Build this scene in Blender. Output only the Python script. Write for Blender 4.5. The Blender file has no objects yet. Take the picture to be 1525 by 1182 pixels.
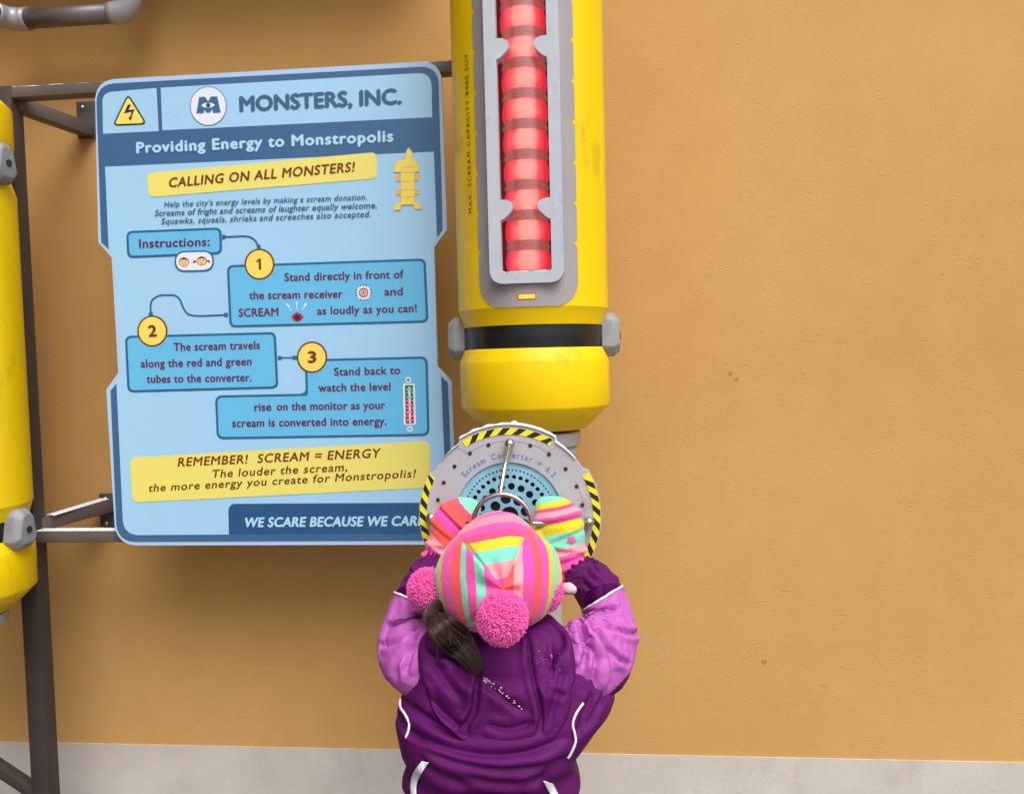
import bpy, bmesh, math, random
import numpy as np
from mathutils import Vector, Matrix, noise as mnoise

random.seed(7); RNG = np.random.default_rng(11)
SC = bpy.context.scene
COL = SC.collection
R = math.radians

# ------------------------------------------------------------------ camera
F = 1186.0
YAW, PIT, ROL = R(5.3), R(2.8), R(1.45)
fwd = np.array([-math.sin(YAW)*math.cos(PIT), math.cos(YAW)*math.cos(PIT), -math.sin(PIT)])
r0 = np.array([math.cos(YAW), math.sin(YAW), 0.0]); u0 = np.cross(r0, fwd)
rgt = r0*math.cos(ROL) - u0*math.sin(ROL); upv = r0*math.sin(ROL) + u0*math.cos(ROL)
EYE = np.array([0.0, 0.0, 1.2])
cam = bpy.data.cameras.new('camera'); camo = bpy.data.objects.new('camera', cam); COL.objects.link(camo)
cam.sensor_width = 36.0; cam.lens = F/1525*36; cam.clip_start = 0.02; cam.clip_end = 500
camo.matrix_world = Matrix(((rgt[0], upv[0], -fwd[0], EYE[0]), (rgt[1], upv[1], -fwd[1], EYE[1]),
                            (rgt[2], upv[2], -fwd[2], EYE[2]), (0, 0, 0, 1)))
SC.camera = camo

# ------------------------------------------------------------------ world, sun, exposure
SUN_AZ, SUN_EL = R(30), R(56)            # azimuth: to the right of straight behind the camera
w = bpy.data.worlds.new("World"); SC.world = w; w.use_nodes = True
nt = w.node_tree; bg = nt.nodes['Background']
sky = nt.nodes.new('ShaderNodeTexSky'); sky.sky_type = 'NISHITA'; sky.sun_disc = False
sky.sun_elevation = SUN_EL; sky.sun_rotation = math.pi - SUN_AZ
sky.air_density = 1.0; sky.dust_density = 6.0; sky.ozone_density = 0.6
hs = nt.nodes.new('ShaderNodeHueSaturation'); hs.inputs['Saturation'].default_value = 0.10
nt.links.new(sky.outputs[0], hs.inputs['Color']); nt.links.new(hs.outputs[0], bg.inputs[0])
bg.inputs[1].default_value = 0.125
sl = bpy.data.lights.new('sun', 'SUN'); sl.energy = 1.5; sl.angle = R(42); sl.color = (1.0, 0.965, 0.92)
so = bpy.data.objects.new('sun', sl); COL.objects.link(so)
sd = Vector((math.sin(SUN_AZ)*math.cos(SUN_EL), -math.cos(SUN_AZ)*math.cos(SUN_EL), math.sin(SUN_EL)))
so.rotation_euler = sd.to_track_quat('Z', 'Y').to_euler(); so.location = (1, -3, 5)
SC.view_settings.view_transform = 'Standard'; SC.view_settings.look = 'None'
SC.view_settings.gamma = 1.0; SC.view_settings.use_curve_mapping = False
SC.view_settings.exposure = 0.30

# ------------------------------------------------------------------ measuring helper
def at(px, py, Y):
    """point of the plane Y = const seen at a photo pixel (used for measuring the real place)"""
    d = F*fwd + (px-762.5)*rgt - (py-591)*upv
    return EYE + d*(Y/d[1])
def atz(py, Y, px=790): return at(px, py, Y)[2]
def prj(P):
    v = np.asarray(P)-EYE; z = v @ fwd
    return np.stack([762.5 + F*(v @ rgt)/z, 591 - F*(v @ upv)/z], -1)

# ------------------------------------------------------------------ materials
def lin(c):
    c = c/255.0
    return c/12.92 if c <= 0.04045 else ((c+0.055)/1.055)**2.4
def rgb(r, g, b): return (lin(r), lin(g), lin(b), 1.0)
MATS = {}
def mat(name, col, rough=0.5, metal=0.0, bump=0.0, bscale=300.0, bdist=0.001, var=0.0, vscale=8.0,
        spec=0.5, coat=0.0, sheen=0.0, emit=None, estr=1.0, stretch=(1, 1, 1), dirt=0.0, dscale=30.0, dcol=(0.09, 0.07, 0.05, 1)):
    if name in MATS: return MATS[name]
    m = bpy.data.materials.new(name); m.use_nodes = True
    n = m.node_tree.nodes; l = m.node_tree.links; p = n['Principled BSDF']
    p.inputs['Base Color'].default_value = col; p.inputs['Roughness'].default_value = rough
    p.inputs['Metallic'].default_value = metal; p.inputs['Specular IOR Level'].default_value = spec
    p.inputs['Coat Weight'].default_value = coat; p.inputs['Sheen Weight'].default_value = sheen
    tc = n.new('ShaderNodeTexCoord'); mp = n.new('ShaderNodeMapping'); mp.inputs['Scale'].default_value = stretch
    l.new(tc.outputs['Object'], mp.inputs[0])
    if var > 0:
        t = n.new('ShaderNodeTexNoise'); t.inputs['Scale'].default_value = vscale; t.inputs['Detail'].default_value = 6
        l.new(mp.outputs[0], t.inputs['Vector'])
        mr = n.new('ShaderNodeMapRange'); mr.inputs[1].default_value = 0.3; mr.inputs[2].default_value = 0.7
        mr.inputs[3].default_value = 1-var; mr.inputs[4].default_value = 1+var
        l.new(t.outputs[0], mr.inputs[0])
        mx = n.new('ShaderNodeMix'); mx.data_type = 'RGBA'; mx.blend_type = 'MULTIPLY'; mx.inputs[0].default_value = 1
        mx.inputs[6].default_value = col; l.new(mr.outputs[0], mx.inputs[7]); l.new(mx.outputs[2], p.inputs['Base Color'])
        mr2 = n.new('ShaderNodeMapRange'); mr2.inputs[3].default_value = max(0.02, rough-0.12); mr2.inputs[4].default_value = min(1, rough+0.12)
        l.new(t.outputs[0], mr2.inputs[0]); l.new(mr2.outputs[0], p.inputs['Roughness'])
    if dirt > 0:                                     # specks, smears and scuffs with ragged outlines
        def nz(sc_, det, st):
            m2 = n.new('ShaderNodeMapping'); m2.inputs['Scale'].default_value = st; l.new(tc.outputs['Object'], m2.inputs[0])
            t = n.new('ShaderNodeTexNoise'); t.inputs['Scale'].default_value = sc_; t.inputs['Detail'].default_value = det; t.inputs['Roughness'].default_value = 0.65
            l.new(m2.outputs[0], t.inputs['Vector']); return t.outputs[0]
        a_, b_ = nz(dscale, 8, (1, 1, .45)), nz(dscale*.13, 2, (1, 1, 1)); q = n.new('ShaderNodeMath'); q.operation = 'MULTIPLY'; l.new(a_, q.inputs[0]); l.new(b_, q.inputs[1])
        mr = n.new('ShaderNodeMapRange'); l.new(q.outputs[0], mr.inputs[0]); mr.inputs[1].default_value = 0.30; mr.inputs[2].default_value = 0.42; mr.inputs[4].default_value = dirt
        mx3 = n.new('ShaderNodeMix'); mx3.data_type = 'RGBA'; l.new(mr.outputs[0], mx3.inputs[0]); mx3.inputs[7].default_value = dcol
        src = p.inputs['Base Color'].links[0].from_socket if p.inputs['Base Color'].is_linked else None
        if src: l.new(src, mx3.inputs[6])
        else: mx3.inputs[6].default_value = col
        l.new(mx3.outputs[2], p.inputs['Base Color'])
    if bump > 0:
        t = n.new('ShaderNodeTexNoise'); t.inputs['Scale'].default_value = bscale; t.inputs['Detail'].default_value = 4
        l.new(mp.outputs[0], t.inputs['Vector'])
        b = n.new('ShaderNodeBump'); b.inputs['Strength'].default_value = bump; b.inputs['Distance'].default_value = bdist
        l.new(t.outputs[0], b.inputs['Height']); l.new(b.outputs[0], p.inputs['Normal'])
    if emit:
        p.inputs['Emission Color'].default_value = emit; p.inputs['Emission Strength'].default_value = estr
    MATS[name] = m
    return m

def stucco():
    m = bpy.data.materials.new('ochre_stucco'); m.use_nodes = True
    n = m.node_tree.nodes; l = m.node_tree.links; p = n['Principled BSDF']
    p.inputs['Roughness'].default_value = 0.9; p.inputs['Specular IOR Level'].default_value = 0.2
    tc = n.new('ShaderNodeTexCoord')
    def nz(scale, st=(1, 1, 1), det=4, rough=0.55):
        mp = n.new('ShaderNodeMapping'); mp.inputs['Scale'].default_value = st; l.new(tc.outputs['Object'], mp.inputs[0])
        t = n.new('ShaderNodeTexNoise'); t.inputs['Scale'].default_value = scale; t.inputs['Detail'].default_value = det
        t.inputs['Roughness'].default_value = rough
        l.new(mp.outputs[0], t.inputs['Vector']); return t.outputs[0]
    def math_(op, a, b):
        q = n.new('ShaderNodeMath'); q.operation = op
        for i, v in enumerate((a, b)):
            if isinstance(v, (int, float)): q.inputs[i].default_value = v
            else: l.new(v, q.inputs[i])
        return q.outputs[0]
    big = nz(1.3, det=5); mid = nz(9, det=6); fine = nz(330, (1, 1, 1.2), det=3, rough=0.6)
    pit_ = nz(80, (0.5, 1, 1.7), det=3, rough=0.65); pit2 = nz(130, (0.8, 1, 1.4), det=2); dens = nz(5.5, det=3)
    def band(v, lo, hi):
        q = n.new('ShaderNodeMapRange'); q.interpolation_type = 'SMOOTHSTEP'; l.new(v, q.inputs[0]); q.inputs[1].default_value = lo; q.inputs[2].default_value = hi; return q.outputs[0]
    cr = n.new('ShaderNodeValToRGB'); l.new(big, cr.inputs[0])
    cr.color_ramp.elements[0].position = 0.32; cr.color_ramp.elements[0].color = rgb(199, 153, 91)
    cr.color_ramp.elements[1].position = 0.70; cr.color_ramp.elements[1].color = rgb(206, 163, 102)
    f1 = math_('ADD', math_('MULTIPLY', mid, 0.13), 0.935)
    f2 = math_('ADD', math_('MULTIPLY', fine, 0.12), 0.94)
    f = math_('MULTIPLY', f1, f2)
    mx = n.new('ShaderNodeMix'); mx.data_type = 'RGBA'; mx.blend_type = 'MULTIPLY'; mx.inputs[0].default_value = 1
    l.new(cr.outputs[0], mx.inputs[6]); l.new(f, mx.inputs[7])
    sc_ = math_('MULTIPLY', math_('MAXIMUM', band(pit_, 0.57, 0.73), math_('MULTIPLY', band(pit2, 0.58, 0.74), 0.7)), band(dens, 0.28, 0.6))   # pits and drag marks of the scraped render
    mx2 = n.new('ShaderNodeMix'); mx2.data_type = 'RGBA'; l.new(math_('MULTIPLY', sc_, 0.07), mx2.inputs[0])
    l.new(mx.outputs[2], mx2.inputs[6]); mx2.inputs[7].default_value = rgb(120, 78, 36)
    l.new(mx2.outputs[2], p.inputs['Base Color'])
    h = math_('SUBTRACT', math_('MULTIPLY', fine, 0.18), sc_)
    b = n.new('ShaderNodeBump'); b.inputs['Strength'].default_value = 0.42; b.inputs['Distance'].default_value = 0.0018
    l.new(h, b.inputs['Height']); l.new(b.outputs[0], p.inputs['Normal'])
    return m

M_wall = stucco()
M_plinth = mat('plinth_render', rgb(200, 192, 184), 0.85, bump=0.3, bscale=110, bdist=0.002, var=0.07, vscale=7, dirt=0.10, dscale=30)
M_ground = mat('wet_paving', rgb(98, 95, 92), 0.55, bump=0.4, bscale=60, bdist=0.003, var=0.15, vscale=3)
M_post = mat('darker_steel', rgb(66, 59, 57), 0.5, spec=0.35, bump=0.15, bscale=90, var=0.18, vscale=12)  # post and foot brace, a darker tone than the rails
M_steel = mat('painted_steel', rgb(100, 93, 91), 0.48, spec=0.4, metal=0.0, bump=0.15, bscale=90, var=0.15, vscale=10)
M_plate = mat('galvanised_plate', rgb(96, 92, 90), 0.5, metal=0.3, var=0.2, vscale=40)
M_snow = mat('frost', rgb(240, 242, 248), 0.7, bump=0.6, bscale=300, bdist=0.002)
M_pipe = mat('pipe_grey', rgb(116, 110, 110), 0.42, metal=0.35, var=0.08, vscale=20)
M_elbow = mat('elbow_grey', rgb(168, 168, 174), 0.4, metal=0.25, var=0.06, vscale=20)
M_dark = mat('dark_void', rgb(42, 34, 38), 0.6)
M_yel = mat('canister_yellow', rgb(244, 205, 0), 0.40, bump=0.05, bscale=14, bdist=0.003, var=0.06, vscale=11, coat=0.0, spec=0.34, stretch=(1, 1, 0.16), dirt=0.22, dscale=45)
M_surr = mat('surround_grey', rgb(158, 152, 156), 0.42, var=0.04, vscale=12)
M_frame = mat('window_frame_grey', rgb(186, 191, 202), 0.4, var=0.05, vscale=18, bump=0.1, bscale=60, dirt=0.2, dscale=70)
M_in = mat('window_recess', rgb(150, 138, 144), 0.6)
M_band = mat('black_band', rgb(26, 26, 30), 0.3, var=0.25, vscale=20)
M_clip = mat('clip_grey', rgb(138, 139, 145), 0.5, bump=0.35, bscale=80, bdist=0.001, var=0.1, vscale=30, dirt=0.35, dscale=70)
M_neck = mat('neck_grey', rgb(172, 170, 172), 0.5, var=0.06, vscale=20)
M_ink = mat('black_ink', rgb(52, 44, 12), 0.5)
M_sticky = mat('sticker_yellow', rgb(248, 232, 90), 0.5)
M_stickr = mat('sticker_red', rgb(216, 70, 40), 0.5)
M_disc = mat('disc_grey', rgb(180, 179, 187), 0.42, bump=0.05, bscale=200, var=0.05, vscale=18, dirt=0.25, dscale=90)
M_hazy = mat('hazard_yellow', rgb(236, 228, 40), 0.45, var=0.05, vscale=30)
M_hazk = mat('hazard_black', rgb(34, 30, 28), 0.45, var=0.2, vscale=40)
M_grille = mat('grille_blue', rgb(140, 190, 214), 0.4, var=0.12, vscale=35, dirt=0.6, dscale=120)
M_chrome = mat('stainless', rgb(206, 202, 200), 0.2, metal=1.0)
M_screw = mat('screw_dark', rgb(66, 64, 68), 0.4, metal=0.6)
M_bluetx = mat('blue_lettering', rgb(74, 112, 190), 0.5)

# ------------------------------------------------------------------ object helpers
def tag(o, label=None, cat=None, group=None, kind=None):
    if label: o['label'] = label
    if cat: o['category'] = cat
    if group: o['group'] = group
    if kind: o['kind'] = kind
    return o
def empty(name, loc, label, cat, group=None):
    o = bpy.data.objects.new(name, None); COL.objects.link(o); o.location = Vector(loc); o.empty_display_size = 0.05
    o['wl'] = [float(v) for v in loc]; return tag(o, label, cat, group)
def wloc(o):
    p = np.zeros(3)
    while o is not None: p = p + np.array(o.location); o = o.parent
    return p
def link_mesh(name, me, mats, parent=None, smooth=True):
    """link a mesh whose vertices are in world coordinates as a part of parent"""
    if parent is not None:
        me.transform(Matrix.Translation(-Vector(wloc(parent))))
    if not isinstance(mats, (list, tuple)): mats = [mats]
    me.materials.clear()
    for m in mats: me.materials.append(m)
    for p in me.polygons: p.use_smooth = smooth
    o = bpy.data.objects.new(name, me); COL.objects.link(o)
    if parent is not None: o.parent = parent
    if 'wl' in o: del o['wl']
    return o
def pymesh(V, Fc, mi=None):
    me = bpy.data.meshes.new('m'); me.from_pydata([tuple(map(float, v)) for v in V], [], [tuple(int(i) for i in f) for f in Fc])
    if mi is not None: me.polygons.foreach_set('material_index', np.array(mi, dtype=np.int32))
    me.update(); return me
def bm_mesh(bm, recalc=True):
    if recalc: bmesh.ops.recalc_face_normals(bm, faces=bm.faces)
    me = bpy.data.meshes.new('m'); bm.to_mesh(me); bm.free(); return me
def auto_smooth(o, ang=35):
    me = o.data
    for p in me.polygons: p.use_smooth = True
    me.set_sharp_from_angle(angle=R(ang))
def box(bm, lo, hi, bev=0.0):
    r = bmesh.ops.create_cube(bm, size=1.0)
    vs = r['verts']
    for v in vs: v.co = Vector([(lo[i]+hi[i])/2 + v.co[i]*(hi[i]-lo[i]) for i in range(3)])
    if bev > 0:
        es = list({e for v in vs for e in v.link_edges})
        bmesh.ops.bevel(bm, geom=es, offset=bev, segments=2, affect='EDGES', profile=0.5)
def box_obj(name, lo, hi, m, parent, bev=0.002):
    bm = bmesh.new(); box(bm, lo, hi, bev); o = link_mesh(name, bm_mesh(bm), m, parent); auto_smooth(o); return o
def bar(bm, a, b, wx, wz, bev=0.002, up=(0, 0, 1)):
    """square bar from a to b"""
    a = Vector(a); b = Vector(b); d = (b-a).normalized(); u = Vector(up); s = d.cross(u).normalized(); u = s.cross(d)
    r = bmesh.ops.create_cube(bm, size=1.0); vs = r['verts']; L = (b-a).length; c = (a+b)/2
    for v in vs: q = v.co.copy(); v.co = c + d*q.y*L + s*q.x*wx + u*q.z*wz
    if bev > 0:
        es = list({e for v in vs for e in v.link_edges})
        bmesh.ops.bevel(bm, geom=es, offset=bev, segments=2, affect='EDGES', profile=0.5)
def catmull(P, n, closed=False):
    P = np.asarray(P, float); out = []; N = len(P); segs = N if closed else N-1
    for k in range(n):
        t = k/(n if closed else (n-1))*segs; i = min(int(t), segs-1); f = t-i
        g = (lambda j: P[j % N]) if closed else (lambda j: P[min(max(j, 0), N-1)])
        p0, p1, p2, p3 = g(i-1), g(i), g(i+1), g(i+2)
        out.append(0.5*((2*p1)+(-p0+p2)*f+(2*p0-5*p1+4*p2-p3)*f*f+(-p0+3*p1-3*p2+p3)*f**3))
    return np.array(out)
def tube(P, rad, n=10, cap=True):
    """swept tube along points; rad scalar or per point"""
    P = np.asarray(P, float); m = len(P); rad = np.broadcast_to(np.asarray(rad, float), (m,))
    T = np.gradient(P, axis=0); T /= np.linalg.norm(T, axis=1)[:, None]
    ref = np.array([0, 0, 1.0]) if abs(T[0][2]) < 0.9 else np.array([1.0, 0, 0])
    N_ = ref - T[0]*(ref @ T[0]); N_ /= np.linalg.norm(N_); V = []; Fc = []
    for i in range(m):
        N_ = N_ - T[i]*(N_ @ T[i]); N_ /= np.linalg.norm(N_); B = np.cross(T[i], N_)
        for k in range(n):
            a = 2*math.pi*k/n; V.append(P[i] + rad[i]*(N_*math.cos(a)+B*math.sin(a)))
    for i in range(m-1):
        for k in range(n):
            k2 = (k+1) % n; Fc.append((i*n+k, i*n+k2, (i+1)*n+k2, (i+1)*n+k))
    if cap: Fc.append(tuple(range(n))[::-1]); Fc.append(tuple((m-1)*n+k for k in range(n)))
    return V, Fc
def merge(parts):
    V = []; Fc = []
    for v, f in parts:
        o = len(V); V += list(v); Fc += [tuple(i+o for i in q) for q in f]
    return V, Fc
def revolve(prof, c, n=96, a0=0.0, a1=2*math.pi):
    """profile [(r, z)] round the vertical axis through c; angle 0 = towards -Y, growing towards +X"""
    full = abs(a1-a0-2*math.pi) < 1e-6; na = n if full else n+1; V = []; Fc = []
    for (r, z) in prof:
        for k in range(na):
            a = a0+(a1-a0)*k/n; V.append((c[0]+r*math.sin(a), c[1]-r*math.cos(a), z))
    for i in range(len(prof)-1):
        for k in range(n):
            k2 = (k+1) % na; Fc.append((i*na+k, i*na+k2, (i+1)*na+k2, (i+1)*na+k))
    return V, Fc
def recalc(me):
    bm = bmesh.new(); bm.from_mesh(me); bmesh.ops.recalc_face_normals(bm, faces=bm.faces); bm.to_mesh(me); bm.free()
# rounded polygons in any 2-D units
def rpoly(pts, rad, seg=6):
    pts = [np.array(p, float) for p in pts]; n = len(pts)
    rad = [rad]*n if np.isscalar(rad) else list(rad); out = []
    for i in range(n):
        p = pts[i]; a = pts[i-1]-p; b = pts[(i+1) % n]-p; la, lb = np.linalg.norm(a), np.linalg.norm(b)
        r = rad[i]
        if r <= 0: out.append(p); continue
        a /= la; b /= lb; ang = math.acos(max(-1, min(1, float(a @ b)))); d = min(r/math.tan(ang/2), la*0.49, lb*0.49)
        s, e = p+a*d, p+b*d
        for k in range(seg+1):
            t = k/seg; out.append((1-t)**2*s + 2*t*(1-t)*(p*0.86+0.14*(s+e)/2) + t*t*e)
    return out
def inset(pts, d):
    pts = [np.array(p, float) for p in pts]; n = len(pts)
    A = sum(pts[i][0]*pts[(i+1) % n][1]-pts[(i+1) % n][0]*pts[i][1] for i in range(n)); sgn = 1 if A > 0 else -1; out = []
    for i in range(n):
        p = pts[i]; e0 = p-pts[i-1]; e1 = pts[(i+1) % n]-p
        n0 = sgn*np.array([-e0[1], e0[0]])/np.linalg.norm(e0); n1 = sgn*np.array([-e1[1], e1[0]])/np.linalg.norm(e1)
        b = n0+n1; b /= max(1e-9, (b @ n0)); out.append(p+b*d)
    return out
def ellipse(cx, cy, rx, ry=None, n=32): 
    ry = ry or rx
    return [(cx+rx*math.cos(2*math.pi*k/n), cy+ry*math.sin(2*math.pi*k/n)) for k in range(n)]
def fill2d(loops, Y, ext):
    """flat plate with holes: loops of (X, Z) world metres, front and back at Y -/+ ext"""
    cu = bpy.data.curves.new('c', 'CURVE'); cu.dimensions = '2D'; cu.fill_mode = 'BOTH'; cu.extrude = ext
    for L in loops:
        s = cu.splines.new('POLY'); s.points.add(len(L)-1); s.use_cyclic_u = True
        for q, (x, z) in zip(s.points, L): q.co = (x, z, 0, 1)
    o = bpy.data.objects.new('c', cu); COL.objects.link(o)
    me = bpy.data.meshes.new_from_object(o.evaluated_get(bpy.context.evaluated_depsgraph_get()))
    bpy.data.objects.remove(o); bpy.data.curves.remove(cu)
    me.transform(Matrix(((1, 0, 0, 0), (0, 0, -1, Y), (0, 1, 0, 0), (0, 0, 0, 1))))
    return me
_tcache = {}
def text_mesh(s, bold=0.0, shear=0.0, space=1.0):
    """vertices (x, y) and faces of a line of text at size 1, cap height scaled to 1"""
    key = (s, bold, shear, space)
    if key in _tcache: return _tcache[key]
    def mk(body):
        cu = bpy.data.curves.new('t', 'FONT'); cu.body = body; cu.size = 1.0; cu.offset = bold; cu.shear = shear
        cu.space_character = space; cu.resolution_u = 3; cu.fill_mode = 'FRONT'
        o = bpy.data.objects.new('t', cu); COL.objects.link(o)
        me = bpy.data.meshes.new_from_object(o.evaluated_get(bpy.context.evaluated_depsgraph_get()))
        bpy.data.objects.remove(o); bpy.data.curves.remove(cu)
        V = np.array([v.co[:2] for v in me.vertices]); Fc = [tuple(p.vertices) for p in me.polygons]; bpy.data.meshes.remove(me)
        return V, Fc
    cap = mk('H')[0][:, 1].max(); V, Fc = mk(s); V = V/cap; _tcache[key] = (V, Fc); return V, Fc
def text_flat(s, pL, pR, cap, Y, bold=0.0, shear=0.0, space=1.0):
    """line of text on the plane Y between two baseline ends given as photo measurements, cap height in the same units"""
    V, Fc = text_mesh(s, bold, shear, space)
    A = at(*pL, Y); B = at(*pR, Y); d = (B-A)[[0, 2]]; L = np.linalg.norm(d); d /= L; n = np.array([-d[1], d[0]])
    k = np.linalg.norm(at(pL[0], pL[1]-cap, Y)-A)
    x0, x1 = V[:, 0].min(), V[:, 0].max(); X = (V[:, 0]-x0)/(x1-x0)*L
    P = A[[0, 2]] + X[:, None]*d + (V[:, 1]*k)[:, None]*n
    return [(p[0], Y, p[1]) for p in P], Fc

# ------------------------------------------------------------------ ground and wall
WY = 2.15; GZ = -0.075
bm = bmesh.new(); bmesh.ops.create_grid(bm, x_segments=2, y_segments=2, size=60)
for v_ in bm.verts: v_.co.z = GZ
g = link_mesh('ground', bm_mesh(bm), M_ground, None, False); tag(g, 'grey wet paving in front of the wall', 'ground', kind='structure')
wall = empty('wall', (0, WY, GZ), 'tall ochre stucco wall with a pale grey base strip', 'wall')
bm = bmesh.new(); box(bm, (-9, WY, 0.109), (9, WY+0.4, 6)); link_mesh('rendered_face', bm_mesh(bm), M_wall, wall, False)
bm = bmesh.new(); box(bm, (-2.0, WY-0.003, GZ), (9, WY+0.4, 0.109)); link_mesh('plinth', bm_mesh(bm), M_plinth, wall, False)
bm = bmesh.new(); box(bm, (-2.9, -0.9, GZ), (-2.0, WY-0.001, 6)); box(bm, (-1.99, WY-0.24, 2.36), (-0.35, WY-0.001, 2.6)); link_mesh('added_shade_blocks', bm_mesh(bm), mat('shade_block_brown', rgb(104, 62, 38), 0.7, var=.1), wall, False)      # unseen side block and ledge, added to shade the wall's left part
# two small stains on the render
st = []
for (px, py, rr) in ((1087, 556, 5), (1097, 564, 4), (1138, 985, 5)):
    c = at(px, py, WY); pts = [(c[0]+rr*0.0017*math.cos(a)*random.uniform(.5, 1.1), WY-0.0006, c[2]+rr*0.0017*math.sin(a)*random.uniform(.4, .9)) for a in np.linspace(0, 6.283, 13)[:-1]]
    st.append((pts, [tuple(range(12))]))
link_mesh('stain', pymesh(*merge(st)), mat('stain_brown', rgb(178, 130, 74), 0.95), wall, False)

# ------------------------------------------------------------------ steel support frame
FY0, FY1 = 1.888, 1.933
fr = empty('support_frame', (-1.40, 1.91, GZ), 'grey square-tube steel frame bolted to the wall, carrying the blue sign', 'frame')
PX0, PX1 = -1.452, -1.405
ptop = at(20, 127, FY0)[2]
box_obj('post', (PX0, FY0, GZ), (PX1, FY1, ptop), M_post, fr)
zt0, zt1 = at(600, 110, FY0)[2], at(600, 94, FY0)[2]
zt0 = at(80, 141, FY0)[2]; zt1 = at(80, 125, FY0)[2]
box_obj('rail', (PX1-0.001, FY0+0.003, zt0), (0.0, FY1-0.003, zt1), M_steel, fr)
zb0 = at(120, 808, FY0)[2]; zb1 = at(120, 791, FY0)[2]
box_obj('rail', (PX1-0.001, FY0+0.003, zb0), (0.0, FY1-0.003, zb1), M_steel, fr)
box_obj('upright', (-0.13, FY0+0.004, GZ), (-0.085, FY1-0.004, ptop), M_steel, fr)
def brace(z0, z1, px_end, name='brace'):
    b = bmesh.new(); e = at(px_end, 0, WY)[0]
    bar(b, (-1.422, FY1-0.01, z0), (at(132, 180, WY)[0] if px_end is None else px_end, WY-0.008, z1), 0.036, 0.036)
    o = link_mesh(name, bm_mesh(b), M_steel, fr); auto_smooth(o); return o
xp = at(133, 182, WY)
b1 = brace(zt0-0.004, zt0-0.012, xp[0])
xb = at(163, 760, WY)
b2 = brace(zb1+0.012, zb1+0.022, xb[0]+0.01)
for (cx, z0, z1) in ((xp[0]+0.005, at(125, 207, WY)[2], at(125, 153, WY)[2]), (xb[0]+0.012, at(155, 786, WY)[2], at(155, 734, WY)[2])):
    pl = box_obj('wall_plate', (cx-0.036, WY-0.009, z0), (cx+0.036, WY-0.0005, z1), M_plate, fr, 0.0015)
    for zz in (z0+0.016, z1-0.016):
        b = bmesh.new(); bmesh.ops.create_uvsphere(b, u_segments=12, v_segments=8, radius=0.008)
        for v in b.verts: v.co = Vector((cx-0.018+v.co.x, WY-0.009+v.co.y*0.7, zz+v.co.z))
        link_mesh('bolt', bm_mesh(b), M_chrome, pl)
# low diagonal brace at the foot of the post
a = at(-60, 1126, 1.87); c = at(60, 1206, 1.87)
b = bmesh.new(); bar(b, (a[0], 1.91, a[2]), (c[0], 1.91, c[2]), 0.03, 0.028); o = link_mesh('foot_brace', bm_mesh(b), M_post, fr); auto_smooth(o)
# thin frost on the upper faces of the lower rail and brace
def frost(name, A, B, wid, parent, n=90, h=0.0016):
    V = []; Fc = []; A = np.array(A); B = np.array(B); d = (B-A); s = np.cross(d, (0, 0, 1)); s /= np.linalg.norm(s)
    for i in range(n+1):
        t = i/n; c_ = A+d*t
        for k, (u, z) in enumerate(((-.5, 0), (-.42, .8), (0, 1), (.42, .8), (.5, 0))):
            j = 1+0.6*mnoise.noise(Vector((i*0.45, k*3.1, A[2]*9)))+0.3*mnoise.noise(Vector((i*1.3, k*2.1, A[2]*5)))
            V.append(c_+s*u*wid*(0.72+0.22*j)+np.array([0, 0, z*h*j]))
    for i in range(n):
        for k in range(4): Fc.append((i*5+k, i*5+k+1, i*5+6+k, i*5+5+k))
    me = pymesh(V, Fc); recalc(me); return link_mesh(name, me, M_snow, parent)
frost('frost', (PX1+0.002, 1.9105, zb1+0.0002), (-1.15, 1.9105, zb1+0.0002), 0.036, fr)
frost('frost', (-1.40, 1.938, zb1+0.031), (xb[0]-0.002, WY-0.02, zb1+0.0405), 0.033, fr)
frost('frost', (PX1+0.002, 1.9105, zt1+0.0002), (-0.25, 1.9105, zt1+0.0002), 0.036, fr, h=0.002)

# ------------------------------------------------------------------ pipe at the top left
pp = empty('pipe', at(90, 32, 2.02), 'grey horizontal pipe with paler bent ends high on the wall at upper left', 'pipe')
PYc = 2.03
a = at(36, 33, PYc); c = at(172, 16, PYc); zc = (a[2]+c[2])/2
a[2] = c[2] = zc; rp = 0.0245
link_mesh('tube', pymesh(*tube([a, c], rp, 28)), M_pipe, pp)
th = np.linspace(0, math.pi/2, 14); rb = 0.045
el = [(c[0]-0.012, PYc, zc)]+[(c[0]+rb*math.sin(t), PYc, zc+rb*(1-math.cos(t))) for t in th]
link_mesh('elbow', pymesh(*tube(el, rp+0.004, 28)), M_elbow, pp)
link_mesh('tube', pymesh(*tube([(c[0]+rb, PYc, zc+rb), (c[0]+rb, PYc, zc+1.2)], rp, 28)), M_pipe, pp)
el = [(a[0]+0.012, PYc, zc)]+[(a[0]-rb*math.sin(t), PYc-rb*(1-math.cos(t)), zc) for t in th]
el.append((a[0]-rb, PYc-rb-0.012, zc))
link_mesh('elbow', pymesh(*tube(el, rp+0.004, 28)), M_elbow, pp)
link_mesh('tube', pymesh(*tube([(a[0]-rb, PYc-rb, zc), (a[0]-rb, PYc-rb-0.11, zc)], rp, 28)), M_dark, pp)

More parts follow.
